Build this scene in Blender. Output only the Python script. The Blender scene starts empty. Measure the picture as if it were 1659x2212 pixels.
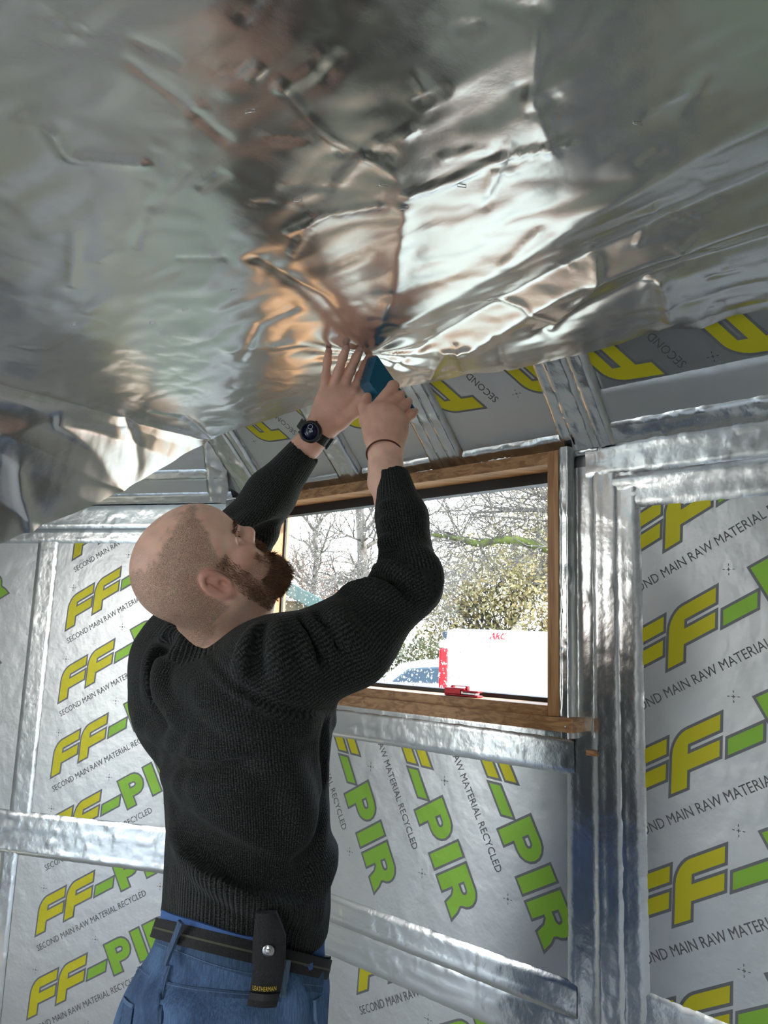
import bpy, bmesh, math, random
import numpy as np
from mathutils import Vector, Matrix

# ------------------------------------------------------------------ camera
FPX = 1661.0
_p = math.radians(9.3); _r = math.radians(1.98)
CF = np.array([0, math.cos(_p), math.sin(_p)]); _U0 = np.array([0, -math.sin(_p), math.cos(_p)])
CR = math.cos(_r)*np.array([1., 0, 0])+math.sin(_r)*_U0
CU = -math.sin(_r)*np.array([1., 0, 0])+math.cos(_r)*_U0
CO = np.array([0, 0, 1.5])
scn = bpy.context.scene
col = scn.collection
cam = bpy.data.cameras.new('camera'); camo = bpy.data.objects.new('camera', cam); col.objects.link(camo)
cam.sensor_fit = 'VERTICAL'; cam.sensor_height = 36.0; cam.lens = 36.0*FPX/2212; cam.clip_start = .02; cam.clip_end = 300
camo.matrix_world = Matrix(((CR[0], CU[0], -CF[0], CO[0]), (CR[1], CU[1], -CF[1], CO[1]), (CR[2], CU[2], -CF[2], CO[2]), (0, 0, 0, 1)))
scn.camera = camo
# ------------------------------------------------------------------ light and exposure
scn.view_settings.view_transform = 'Standard'; scn.view_settings.look = 'None'
scn.view_settings.gamma = 1; scn.view_settings.use_curve_mapping = False
scn.view_settings.exposure = 1.78
w = bpy.data.worlds.new('sky'); scn.world = w; w.use_nodes = True
wn = w.node_tree; wn.nodes.clear()
_o = wn.nodes.new('ShaderNodeOutputWorld'); _b = wn.nodes.new('ShaderNodeBackground')
_tc = wn.nodes.new('ShaderNodeTexCoord'); _sx = wn.nodes.new('ShaderNodeSeparateXYZ'); _cr = wn.nodes.new('ShaderNodeValToRGB')
wn.links.new(_tc.outputs['Generated'], _sx.inputs[0]); wn.links.new(_sx.outputs[2], _cr.inputs[0])
_cr.color_ramp.elements[0].position = 0.0; _cr.color_ramp.elements[0].color = (1, .98, .94, 1)
_cr.color_ramp.elements[1].position = .75; _cr.color_ramp.elements[1].color = (.42, .62, 1, 1)
_e = _cr.color_ramp.elements.new(.3); _e.color = (.90, .94, 1, 1)
wn.links.new(_cr.outputs[0], _b.inputs[0]); _b.inputs[1].default_value = 2.6; wn.links.new(_b.outputs[0], _o.inputs[0])
sun = bpy.data.lights.new('sun', 'SUN'); sun.energy = 4; sun.angle = math.radians(1.5); sun.color = (1, .93, .82)
suno = bpy.data.objects.new('sun', sun); col.objects.link(suno)
_az, _el = math.radians(100), math.radians(32)
suno.rotation_euler = Vector((math.sin(_az)*math.cos(_el), math.cos(_az)*math.cos(_el), math.sin(_el))).to_track_quat('Z', 'Y').to_euler()

def ray(x, y): return CF+(x-829.5)/FPX*CR-(y-1106)/FPX*CU
def P(x, y, d): return CO+d*ray(x, y)
def proj(q):
    v = np.asarray(q)-CO; d = v@CF
    return 829.5+FPX*(v@CR)/d, 1106-FPX*(v@CU)/d, d
def hitp(x, y, p0, n):
    d = ray(x, y); return CO+((p0-CO)@n)/(d@n)*d

rnd = random.Random(7); rng = np.random.default_rng(7)

# ------------------------------------------------------------------ helpers
def tag(o, label=None, cat=None, group=None, kind=None):
    if label: o['label'] = label
    if cat: o['category'] = cat
    if group: o['group'] = group
    if kind: o['kind'] = kind
    return o
def link(name, me, mat=None, parent=None):
    o = bpy.data.objects.new(name, me); col.objects.link(o)
    if mat is not None:
        for m in (mat if isinstance(mat, (list, tuple)) else [mat]): me.materials.append(m)
    if parent is not None: o.parent = parent
    return o
def mesh(name, v, f, mat=None, parent=None, smooth=False, attrs=None, mi=None):
    me = bpy.data.meshes.new(name)
    v = np.asarray(v, dtype=np.float32); me.from_pydata(v.tolist(), [], [list(map(int, q)) for q in f])
    if smooth: me.polygons.foreach_set('use_smooth', [True]*len(me.polygons))
    if mi is not None: me.polygons.foreach_set('material_index', np.asarray(mi, dtype=np.int32))
    for k, a in (attrs or {}).items():
        a = np.asarray(a, dtype=np.float32)
        if a.ndim == 1:
            at = me.attributes.new(k, 'FLOAT', 'POINT'); at.data.foreach_set('value', a)
        else:
            at = me.attributes.new(k, 'FLOAT_COLOR', 'POINT')
            at.data.foreach_set('color', np.concatenate([a, np.ones((len(a), 1), np.float32)], 1).ravel())
    me.update()
    return link(name, me, mat, parent)
def empty(name, loc=(0, 0, 0)):
    o = bpy.data.objects.new(name, None); o.empty_display_size = .1; o.location = loc; col.objects.link(o); return o

class Fr:  # a plane frame: origin, axis u, axis v, normal n
    def __init__(s, o, u, v, n): s.o, s.u, s.v, s.n = map(np.asarray, (o, u, v, n))
    def p(s, a, b, c=0.0): return s.o+a*s.u+b*s.v+c*s.n
    def h(s, x, y, off=0.0):
        q = hitp(x, y, s.o+off*s.n, s.n)-s.o; return q@s.u, q@s.v
    def ang(s, a, b):
        A = s.h(*a); B = s.h(*b); return math.atan2(B[1]-A[1], B[0]-A[0])

BOXF = [(0, 3, 2, 1), (4, 5, 6, 7), (0, 1, 5, 4), (1, 2, 6, 5), (2, 3, 7, 6), (3, 0, 4, 7)]
def box_bm(bm, pts, bevel=0.0):
    vs = [bm.verts.new(p) for p in pts]
    fs = [bm.faces.new([vs[i] for i in f]) for f in BOXF]
    if bevel > 0:
        es = list({e for f in fs for e in f.edges}); bmesh.ops.bevel(bm, geom=es, offset=bevel, segments=2, profile=.6, affect='EDGES')
def fbox(fr, u0, u1, v0, v1, c0, c1): return [fr.p(a, b, c) for c in (c0, c1) for a, b in ((u0, v0), (u1, v0), (u1, v1), (u0, v1))]
def box(name, fr, u0, u1, v0, v1, c0, c1, mat, parent=None, bevel=0.0):
    bm = bmesh.new(); box_bm(bm, fbox(fr, u0, u1, v0, v1, c0, c1), bevel)
    bmesh.ops.recalc_face_normals(bm, faces=bm.faces)
    me = bpy.data.meshes.new(name); bm.to_mesh(me); bm.free(); return link(name, me, mat, parent)
WF = Fr((0, 0, 0), (1, 0, 0), (0, 1, 0), (0, 0, 1))
def hull(name, pts, mat, parent=None, bevel=0.0):
    bm = bmesh.new(); [bm.verts.new(p) for p in pts]
    r = bmesh.ops.convex_hull(bm, input=bm.verts)
    bmesh.ops.delete(bm, geom=[g for g in r['geom_interior'] if isinstance(g, bmesh.types.BMVert)], context='VERTS')
    bmesh.ops.dissolve_limit(bm, angle_limit=.02, verts=bm.verts, edges=bm.edges)
    if bevel: bmesh.ops.bevel(bm, geom=list(bm.edges), offset=bevel, segments=2, profile=.6, affect='EDGES')
    bmesh.ops.recalc_face_normals(bm, faces=bm.faces)
    me = bpy.data.meshes.new(name); bm.to_mesh(me); bm.free(); return link(name, me, mat, parent)
def tube_data(pts, rad, seg=8, closed=False, flat=1.0, nref=None):
    pts = np.asarray(pts, float); N = len(pts); rad = np.broadcast_to(np.asarray(rad, float), (N,))
    V = []; F = []
    T = np.roll(pts, -1, 0)-np.roll(pts, 1, 0) if closed else np.gradient(pts, axis=0)
    T /= np.linalg.norm(T, axis=1)[:, None]+1e-12
    a = np.cross(T[0], (0, 0, 1.)) if nref is None else np.cross(T[0], nref)
    if np.linalg.norm(a) < 1e-3: a = np.cross(T[0], (1., 0, 0))
    for i in range(N):
        if nref is not None: a = np.cross(T[i], nref if np.ndim(nref) == 1 else nref[i])
        a = a-T[i]*(a@T[i]); a /= np.linalg.norm(a)+1e-12; b = np.cross(T[i], a)
        for k in range(seg):
            t = 2*math.pi*k/seg; V.append(pts[i]+rad[i]*(math.cos(t)*a+math.sin(t)*b*flat))
    for i in range(N if closed else N-1):
        j = (i+1) % N
        for k in range(seg):
            l = (k+1) % seg; F.append((i*seg+k, i*seg+l, j*seg+l, j*seg+k))
    if not closed: F.append(tuple(range(seg))[::-1]); F.append(tuple((N-1)*seg+k for k in range(seg)))
    return V, F
def tube(name, pts, rad, mat, parent=None, seg=8, closed=False, flat=1.0, nref=None):
    V, F = tube_data(pts, rad, seg, closed, flat, nref); return mesh(name, V, F, mat, parent, True)
def merge(parts):
    V = []; F = []; o = 0
    for v, f in parts:
        V += list(v); F += [tuple(i+o for i in q) for q in f]; o += len(v)
    return V, F
_perm = rng.random((64, 64, 64)).astype(np.float32)
def vnoise(p):
    p = np.asarray(p, float); i = np.floor(p).astype(int); f = p-i; f = f*f*(3-2*f); r = 0
    for dx in (0, 1):
        for dy in (0, 1):
            for dz in (0, 1):
                wgt = (f[..., 0] if dx else 1-f[..., 0])*(f[..., 1] if dy else 1-f[..., 1])*(f[..., 2] if dz else 1-f[..., 2])
                r = r+wgt*_perm[(i[..., 0]+dx) % 64, (i[..., 1]+dy) % 64, (i[..., 2]+dz) % 64]
    return r-.5
def fbm(p, o=3):
    p = np.asarray(p, float); return sum(vnoise(p*2**k+k*7.3)/2**k for k in range(o))
def sstep(a, b, x): t = np.clip((x-a)/(b-a), 0, 1); return t*t*(3-2*t)

# ------------------------------------------------------------------ materials
def mat(name, color=(.5, .5, .5), rough=.5, metal=0.0, spec=None, bump=None, colvar=None, attr=None, coat=0, emit=None):
    """bump: list of (scale, detail, strength, distance); colvar: (scale, detail, color2, lo, hi)"""
    m = bpy.data.materials.new(name); m.use_nodes = True; nt = m.node_tree; b = nt.nodes['Principled BSDF']
    b.inputs['Base Color'].default_value = (*color, 1); b.inputs['Roughness'].default_value = rough; b.inputs['Metallic'].default_value = metal
    if spec is not None: b.inputs['Specular IOR Level'].default_value = spec
    if coat: b.inputs['Coat Weight'].default_value = coat
    tc = nt.nodes.new('ShaderNodeTexCoord')
    src = None
    if attr:
        a = nt.nodes.new('ShaderNodeAttribute'); a.attribute_name = attr; src = a.outputs['Color']
        nt.links.new(src, b.inputs['Base Color'])
    if colvar:
        sc, de, c2, lo, hi = colvar
        n = nt.nodes.new('ShaderNodeTexNoise'); nt.links.new(tc.outputs['Object'], n.inputs['Vector'])
        n.inputs['Scale'].default_value = sc; n.inputs['Detail'].default_value = de
        rp = nt.nodes.new('ShaderNodeMapRange'); rp.inputs[1].default_value = lo; rp.inputs[2].default_value = hi
        nt.links.new(n.outputs['Fac'], rp.inputs[0])
        mx = nt.nodes.new('ShaderNodeMix'); mx.data_type = 'RGBA'; nt.links.new(rp.outputs[0], mx.inputs[0])
        if src: nt.links.new(src, mx.inputs[6])
        else: mx.inputs[6].default_value = (*color, 1)
        mx.inputs[7].default_value = (*c2, 1); nt.links.new(mx.outputs[2], b.inputs['Base Color'])
    prev = None
    for q in (bump or []):
        sc, de, st, di = q[:4]
        n = nt.nodes.new('ShaderNodeTexNoise'); n.inputs['Scale'].default_value = sc; n.inputs['Detail'].default_value = de
        if len(q) > 4:
            mp = nt.nodes.new('ShaderNodeMapping'); mp.inputs['Rotation'].default_value = (0, 0, q[4]); mp.inputs['Scale'].default_value = q[5]
            nt.links.new(tc.outputs['Object'], mp.inputs[0]); nt.links.new(mp.outputs[0], n.inputs['Vector'])
        else: nt.links.new(tc.outputs['Object'], n.inputs['Vector'])
        bp = nt.nodes.new('ShaderNodeBump'); bp.inputs['Strength'].default_value = st; bp.inputs['Distance'].default_value = di
        nt.links.new(n.outputs['Fac'], bp.inputs['Height'])
        if prev: nt.links.new(prev.outputs[0], bp.inputs['Normal'])
        prev = bp
    if prev: nt.links.new(prev.outputs[0], b.inputs['Normal'])
    if emit: b.inputs['Emission Color'].default_value = (*emit[0], 1); b.inputs['Emission Strength'].default_value = emit[1]
    return m
M = {}
M['board'] = mat('board_foil', (.575, .585, .58), .36, .82, bump=[(18, 3, .35, .006), (90, 2, .12, .002)])
M['tape'] = mat('foil_tape', (.70, .71, .70), .24, 1.0, bump=[(14, 4, .22, .005), (70, 3, .25, .002)])
M['sheet'] = mat('foil_membrane', (.80, .785, .77),   .235, 1.0, bump=[(9, 4, .10, .006), (38, 4, .16, .0018), (700, 1, .10, .0003)])
M['yellow'] = mat('print_yellow', (.62, .56, .015), .4, .35, bump=[(18, 3, .35, .006)])
M['green'] = mat('print_green', (.27, .52, .05), .4, .35, bump=[(18, 3, .35, .006)])
M['grey'] = mat('print_grey', (.17, .175, .18), .42, .4, bump=[(18, 3, .35, .006)])
M['ink'] = mat('print_ink', (.13, .13, .135), .5, .3)
M['floor'] = mat('floor_board', (.60, .60, .56), .55, bump=[(6, 5, .2, .004)], colvar=(9, 5, (.68, .66, .61), .35, .65))
M['black'] = mat('black_rubber', (.012, .012, .013), .45)
M['plastic'] = mat('black_plastic', (.014, .015, .016), .35, bump=[(300, 2, .2, .0005)])
M['webbing'] = mat('black_webbing', (.012, .012, .013), .75, bump=[(520, 1, .9, .0015)])
M['steel'] = mat('steel', (.72, .72, .72), .22, 1.0)
M['teal'] = mat('teal_enamel', (.004, .105, .19), .42, .1, bump=[(120, 2, .08, .001)])
M['tealdark'] = mat('dark_teal_print', (.002, .02, .035), .5)
M['red'] = mat('red_anodised', (.42, .02, .03), .3, .5)
M['white'] = mat('white_paint', (.85, .85, .85), .4, coat=.3)
M['carglass'] = mat('car_glass', (.03, .05, .07), .25, 0)
M['tail'] = mat('tail_light_red', (.75, .01, .02), .25)
M['bark'] = mat('bark', (.10, .085, .075), .9, colvar=(6, 4, (.15, .135, .11), .4, .6))
M['moss'] = mat('mossy_bark', (.09, .12, .015), .95, colvar=(14, 4, (.05, .045, .03), .45, .62))
M['leafg'] = mat('olive_leaves', (.20, .18, .065), .8, colvar=(1.3, 3, (.32, .24, .10), .4, .6))
M['leafo'] = mat('russet_leaves', (.42, .17, .08), .8)
M['hedge'] = mat('hedge_leaves', (.08, .09, .035), .9, colvar=(3, 3, (.17, .15, .06), .4, .6))
M['grass'] = mat('grass_ground', (.20, .20, .15), .95, colvar=(2, 4, (.26, .25, .2), .4, .6))
M['clad'] = mat('weathered_cladding', (.09, .085, .06), .85, bump=[(10, 4, .5, .01, 0, (.2, .2, 3))])
M['roofing'] = mat('green_roof_felt', (.05, .085, .075), .8)
M['fabric_blue'] = mat('blue_cotton', (.06, .14, .36), .85)
M['insul'] = mat('dark_gap', (.05, .05, .05), .8)

def wood(name, c1, c2, rot, sc):
    m = bpy.data.materials.new(name); m.use_nodes = True; nt = m.node_tree; b = nt.nodes['Principled BSDF']; b.inputs['Roughness'].default_value = .45
    tc = nt.nodes.new('ShaderNodeTexCoord'); mp = nt.nodes.new('ShaderNodeMapping'); mp.vector_type = 'POINT'
    mp.inputs['Rotation'].default_value = (0, 0, rot); mp.inputs['Scale'].default_value = sc
    nt.links.new(tc.outputs['Object'], mp.inputs[0])
    wv = nt.nodes.new('ShaderNodeTexNoise'); wv.inputs['Scale'].default_value = 6; wv.inputs['Detail'].default_value = 5; wv.inputs['Distortion'].default_value = 1.2
    nt.links.new(mp.outputs[0], wv.inputs['Vector'])
    cr = nt.nodes.new('ShaderNodeValToRGB'); cr.color_ramp.elements[0].position = .38; cr.color_ramp.elements[0].color = (*c2, 1)
    cr.color_ramp.elements[1].position = .6; cr.color_ramp.elements[1].color = (*c1, 1)
    nt.links.new(wv.outputs['Fac'], cr.inputs[0]); nt.links.new(cr.outputs[0], b.inputs['Base Color'])
    bp = nt.nodes.new('ShaderNodeBump'); bp.inputs['Strength'].default_value = .15; bp.inputs['Distance'].default_value = .002
    nt.links.new(wv.outputs['Fac'], bp.inputs['Height']); nt.links.new(bp.outputs[0], b.inputs['Normal'])
    return m
_azA = math.radians(-47)
M['woodh'] = wood('pine_along', (.56, .31, .14), (.33, .16, .065), math.radians(43), (.6, 6, 14))
M['woodv'] = wood('pine_upright', (.60, .33, .15), (.36, .17, .07), 0, (14, 14, .6))
# glass pane: a clear thin sheet
g = bpy.data.materials.new('window_glass'); g.use_nodes = True; nt = g.node_tree; nt.nodes.clear()
o_ = nt.nodes.new('ShaderNodeOutputMaterial'); t_ = nt.nodes.new('ShaderNodeBsdfTransparent'); gl = nt.nodes.new('ShaderNodeBsdfGlossy'); mx = nt.nodes.new('ShaderNodeMixShader')
lw_ = nt.nodes.new('ShaderNodeLayerWeight'); pw_ = nt.nodes.new('ShaderNodeMath'); pw_.operation = 'POWER'; pw_.inputs[1].default_value = 4; nt.links.new(lw_.outputs['Facing'], pw_.inputs[0])
fz = nt.nodes.new('ShaderNodeMapRange'); fz.inputs[3].default_value = .03; fz.inputs[4].default_value = .6; nt.links.new(pw_.outputs[0], fz.inputs[0])
t_.inputs[0].default_value = (.96, .98, .97, 1); gl.inputs['Roughness'].default_value = .02
nt.links.new(fz.outputs[0], mx.inputs[0]); nt.links.new(t_.outputs[0], mx.inputs[1]); nt.links.new(gl.outputs[0], mx.inputs[2]); nt.links.new(mx.outputs[0], o_.inputs[0])
M['glass'] = g
d_ = mat('water_drop', (1, 1, 1), .02); d_.node_tree.nodes['Principled BSDF'].inputs['Transmission Weight'].default_value = 1; d_.node_tree.nodes['Principled BSDF'].inputs['IOR'].default_value = 1.33
M['drop'] = d_

# knitted wool: columns from the attributes ku (across) and kv (along), rib from attribute rib
def knit():
    m = bpy.data.materials.new('charcoal_knit'); m.use_nodes = True; nt = m.node_tree; b = nt.nodes['Principled BSDF']
    b.inputs['Roughness'].default_value = .85; b.inputs['Specular IOR Level'].default_value = .25
    b.inputs['Sheen Weight'].default_value = .06; b.inputs['Sheen Roughness'].default_value = .5
    def at(n): a = nt.nodes.new('ShaderNodeAttribute'); a.attribute_name = n; return a.outputs['Fac']
    def ma(op, a, b_=None):
        n = nt.nodes.new('ShaderNodeMath'); n.operation = op
        for i, x in enumerate((a, b_)):
            if x is None: continue
            if isinstance(x, (int, float)): n.inputs[i].default_value = x
            else: nt.links.new(x, n.inputs[i])
        return n.outputs[0]
    ku, kv, rib = at('ku'), at('kv'), at('rib')
    cx = nt.nodes.new('ShaderNodeCombineXYZ'); nt.links.new(ku, cx.inputs[0]); nt.links.new(kv, cx.inputs[1])
    nz = nt.nodes.new('ShaderNodeTexNoise'); nz.inputs['Scale'].default_value = 55; nz.inputs['Detail'].default_value = 2; nt.links.new(cx.outputs[0], nz.inputs['Vector'])
    wob = ma('MULTIPLY', ma('SUBTRACT', nz.outputs['Fac'], .5), 1.4)
    fine = ma('SINE', ma('ADD', ma('MULTIPLY', ku, 2*math.pi/.0042), wob))
    st = ma('SINE', ma('ADD', ma('MULTIPLY', kv, 2*math.pi/.0036), ma('MULTIPLY', ma('ABSOLUTE', fine), 2.2)))
    ribw = ma('MULTIPLY', ma('SINE', ma('MULTIPLY', ku, 2*math.pi/.0078)), rib)
    hgt = ma('ADD', ma('ADD', ma('MULTIPLY', fine, .5), ma('MULTIPLY', st, .25)), ma('MULTIPLY', ribw, 2.6))
    bp = nt.nodes.new('ShaderNodeBump'); bp.inputs['Strength'].default_value = .6; bp.inputs['Distance'].default_value = .001
    nt.links.new(hgt, bp.inputs['Height']); nt.links.new(bp.outputs[0], b.inputs['Normal'])
    n2 = nt.nodes.new('ShaderNodeTexNoise'); n2.inputs['Scale'].default_value = 420; n2.inputs['Detail'].default_value = 2; nt.links.new(cx.outputs[0], n2.inputs['Vector'])
    f = ma('MULTIPLY', ma('ADD', ma('MULTIPLY', fine, .35), ma('MULTIPLY', ma('SUBTRACT', n2.outputs['Fac'], .42), 4)), .8)
    cr = nt.nodes.new('ShaderNodeValToRGB'); cr.color_ramp.elements[0].color = (.005, .0065, .006, 1); cr.color_ramp.elements[1].color = (.058, .064, .058, 1)
    nt.links.new(f, cr.inputs[0]); nt.links.new(cr.outputs[0], b.inputs['Base Color'])
    return m
M['knit'] = knit()
def skin():
    m = mat('skin', (.7, .4, .3), .48, attr='tint', bump=[(220, 3, .18, .0008), (38, 3, .12, .0015)])
    nt = m.node_tree; b = nt.nodes['Principled BSDF']; b.inputs['Subsurface Weight'].default_value = .12; b.inputs['Subsurface Radius'].default_value = (.012, .004, .002)
    b.inputs['Subsurface Scale'].default_value = .6
    # cropped hair: dense dark flecks where attribute hair is set
    a = nt.nodes.new('ShaderNodeAttribute'); a.attribute_name = 'hair'; tc = nt.nodes.new('ShaderNodeTexCoord')
    n = nt.nodes.new('ShaderNodeTexNoise'); n.inputs['Scale'].default_value = 800; n.inputs['Detail'].default_value = 2; nt.links.new(tc.outputs['Object'], n.inputs['Vector'])
    r = nt.nodes.new('ShaderNodeMapRange'); r.inputs[1].default_value = .25; r.inputs[2].default_value = .75; nt.links.new(n.outputs['Fac'], r.inputs[0])
    q = nt.nodes.new('ShaderNodeMath'); q.operation = 'MULTIPLY'; nt.links.new(r.outputs[0], q.inputs[0]); nt.links.new(a.outputs['Fac'], q.inputs[1])
    x = nt.nodes.new('ShaderNodeMix'); x.data_type = 'RGBA'; nt.links.new(q.outputs[0], x.inputs[0])
    src = [l.from_socket for l in nt.links if l.to_socket == b.inputs['Base Color']][0]
    nt.links.new(src, x.inputs[6]); x.inputs[7].default_value = (.085, .056, .035, 1); nt.links.new(x.outputs[2], b.inputs['Base Color'])
    return m
M['skin'] = skin()
M['hair'] = mat('beard_hair', (.075, .032, .014), .55, attr='tint')
def denim():
    m = mat('blue_denim', (.06, .13, .27), .85, attr='tint', colvar=None, bump=[(420, 2, .5, .0012), (25, 3, .25, .004)])
    nt = m.node_tree; b = nt.nodes['Principled BSDF']; tc = nt.nodes.new('ShaderNodeTexCoord')
    mp = nt.nodes.new('ShaderNodeMapping'); mp.inputs['Scale'].default_value = (420, 420, 40); nt.links.new(tc.outputs['Object'], mp.inputs[0])
    n = nt.nodes.new('ShaderNodeTexNoise'); n.inputs['Scale'].default_value = 1; n.inputs['Detail'].default_value = 2; nt.links.new(mp.outputs[0], n.inputs['Vector'])
    r = nt.nodes.new('ShaderNodeMapRange'); r.inputs[1].default_value = .3; r.inputs[2].default_value = .7; r.inputs[3].default_value = .72; r.inputs[4].default_value = 1.35
    nt.links.new(n.outputs['Fac'], r.inputs[0])
    x = nt.nodes.new('ShaderNodeMix'); x.data_type = 'RGBA'; x.blend_type = 'MULTIPLY'; x.inputs[0].default_value = 1
    src = [l.from_socket for l in nt.links if l.to_socket == b.inputs['Base Color']][0]
    cb = nt.nodes.new('ShaderNodeCombineColor'); [nt.links.new(r.outputs[0], cb.inputs[i]) for i in range(3)]
    nt.links.new(src, x.inputs[6]); nt.links.new(cb.outputs[0], x.inputs[7]); nt.links.new(x.outputs[2], b.inputs['Base Color'])
    return m
M['denim'] = denim()

# ------------------------------------------------------------------ room frames
Z3 = np.array([0, 0, 1.])
eA = np.array([-math.sin(_azA), -math.cos(_azA), 0]); nA = np.array([-math.cos(_azA), math.sin(_azA), 0])
_azB = math.radians(-74)
eB = np.array([-math.sin(_azB), -math.cos(_azB), 0]); nB = np.array([-math.cos(_azB), math.sin(_azB), 0])
A = Fr(-1.56*nA, eA, Z3, nA)                       # the wall with the window; u = -2.207 is the corner
CN = A.p(-2.207, 0)
B = Fr(CN, eB, Z3, nB)                             # the wall behind the man, u < 0
ZW = 1.95; S45 = math.sqrt(.5)
BA = Fr(A.p(0, ZW), eA, (nA+Z3)*S45, (nA-Z3)*S45)  # the 45 degree coving above the window wall
BB = Fr(B.p(0, ZW), eB, (nB+Z3)*S45, (nB-Z3)*S45)
room = [CN[:2], A.p(2.0, 0)[:2], np.array([2.25, -2.4]), np.array([-3.4, -2.4]), B.p(-2.5, 0)[:2]]

def wallbox(name, p, q, z0, z1, th=.12, m='board'):
    p = np.append(p, 0.); q = np.append(q, 0.); d = (q-p)/np.linalg.norm(q-p); n = np.array([d[1], -d[0], 0])
    c = np.append(np.mean(room, axis=0), 0)
    if (c-p)@n < 0: n = -n
    fr = Fr(p, d, Z3, n)
    return tag(box(name, fr, 0, np.linalg.norm(q-p), z0, z1, -th, 0, M[m]), kind='structure')

# floor
bm = bmesh.new(); vs = [bm.verts.new((x*1.0, y, 0)) for x, y in room]; f = bm.faces.new(vs)
r = bmesh.ops.extrude_face_region(bm, geom=[f]); bmesh.ops.translate(bm, vec=(0, 0, -.12), verts=[v for v in r['geom'] if isinstance(v, bmesh.types.BMVert)])
bmesh.ops.recalc_face_normals(bm, faces=bm.faces)
me = bpy.data.meshes.new('floor'); bm.to_mesh(me); bm.free(); tag(link('floor', me, M['floor']), kind='structure')

# window wall body, built round its opening
WU0, WU1, WZ0, WZ1 = -1.955, -.895, 1.36, 1.915
wallA = tag(box('wall_window', A, -2.32, WU0, 0, ZW, -.075, -.012, M['board']), kind='structure')
bm = bmesh.new()
for u0, u1, z0, z1 in ((-2.32, WU0, 0, ZW), (WU1, 2.0, 0, ZW), (WU0, WU1, 0, WZ0), (WU0, WU1, WZ1, ZW)): box_bm(bm, fbox(A, u0, u1, z0, z1, -.075, -.012))
bmesh.ops.recalc_face_normals(bm, faces=bm.faces); bm.to_mesh(wallA.data); bm.free()
wallB = tag(box('wall_left', B, -2.5, .05, 0, ZW, -.13, -.012, M['board']), kind='structure')
wallbox('wall_right', room[1], room[2], 0, 2.3)
wallbox('wall_back', room[2], np.array([-.5, -2.4]), 0, 2.3); wallbox('wall_back', np.array([-1.7, -2.4]), room[3], 0, 2.3)
wallbox('wall_back', np.array([-.5, -2.4]), np.array([-1.7, -2.4]), 0, .9); wallbox('wall_back', np.array([-.5, -2.4]), np.array([-1.7, -2.4]), 2.0, 2.3)
_f = lambda t: room[3]*(1-t)+room[4]*t
wallbox('wall_far_left', _f(0), _f(.42), 0, 2.3); wallbox('wall_far_left', _f(.62), room[4], 0, 2.3); wallbox('wall_far_left', _f(.42), _f(.62), 2.05, 2.3)

def zroof(x, y):
    sA = (x-A.o[0])*nA[0]+(y-A.o[1])*nA[1]; sB = (x-B.o[0])*nB[0]+(y-B.o[1])*nB[1]
    za = np.minimum(ZW+sA, 2.14+.012*(sA-.18)); zb = np.minimum(ZW+sB, 2.14+.012*(sB-.18))
    return za, zb
# ceiling: boards above the sheet
xs = np.linspace(-3.7, 2.5, 84); ys = np.linspace(-2.6, 3.5, 84); X, Y = np.meshgrid(xs, ys, indexing='ij')
za, zb = zroof(X, Y); Zc = np.maximum(np.minimum(za, zb), ZW-.02)+.035; Zc = np.minimum(Zc, 2.72)
V = np.stack([X, Y, Zc], -1).reshape(-1, 3); idx = np.arange(84*84).reshape(84, 84)
Fq = []
pa = np.array(room)
def inside(x, y, grow=.12):
    c = pa.mean(0); ok = True
    for i in range(len(pa)):
        p, q = pa[i], pa[(i+1) % len(pa)]; d = (q-p)/np.linalg.norm(q-p); n = np.array([d[1], -d[0]])
        if (c-p)@n < 0: n = -n
        ok = ok and ((np.array([x, y])-p)@n > -grow)
    return ok
for i in range(83):
    for j in range(83):
        if inside((xs[i]+xs[i+1])/2, (ys[j]+ys[j+1])/2): Fq.append((idx[i, j], idx[i+1, j], idx[i+1, j+1], idx[i, j+1]))
ceil = mesh('ceiling', V, Fq, M['board']); tag(ceil, kind='structure')
sm = ceil.modifiers.new('thick', 'SOLIDIFY'); sm.thickness = -.05; sm.offset = -1

# ------------------------------------------------------------------ printed lettering
def arc(cx, cy, r, a0, a1, n=6): return [(cx+r*math.cos(math.radians(a0+(a1-a0)*i/n)), cy+r*math.sin(math.radians(a0+(a1-a0)*i/n))) for i in range(n+1)]
H = .095
def gF(x0):
    pts = [(0, 0), (.036, 0), (.036, .028), (.107, .028), (.107, .054), (.036, .054), (.036, .070), (.107, .070), (.107, H)]+arc(.032, H-.032, .032, 90, 180)
    return [[(x0+x+.62*y, y) for x, y in pts]]
def gD(): return [[(x+.62*y, y) for x, y in ((.246, .024), (.319, .024), (.319, .050), (.246, .050))]]
def gP(x0, leg=False):
    o = [(0, 0), (.033, 0), (.033, .030)]
    if leg: o = [(0, 0), (.033, 0), (.033, .034), (.041, .034), (.052, .024), (.060, 0), (.096, 0), (.088, .022), (.078, .036)]+arc(.056, .064, .031, -40, 90, 7)
    else: o = o+[(.055, .030)]+arc(.055, .0625, .0325, -90, 90, 8)
    o = o+[(0, H)]
    h = [(.033, .054), (.052, .054)]+arc(.052, .0635, .0095, -90, 90, 5)+[(.033, .073)]
    return [[(x0+x, y) for x, y in o], [(x0+x, y) for x, y in h[::-1]]]
def gI(x0): return [[(x0, 0), (x0+.033, 0), (x0+.033, H), (x0, H)]]
def curve_mesh(loops, off):
    cu = bpy.data.curves.new('c', 'CURVE'); cu.dimensions = '2D'; cu.fill_mode = 'BOTH'; cu.offset = off
    for lp in loops:
        s = cu.splines.new('POLY'); s.points.add(len(lp)-1); s.use_cyclic_u = True
        for i, (x, y) in enumerate(lp): s.points[i].co = (x, y, 0, 1)
    return conv(cu)
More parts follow.
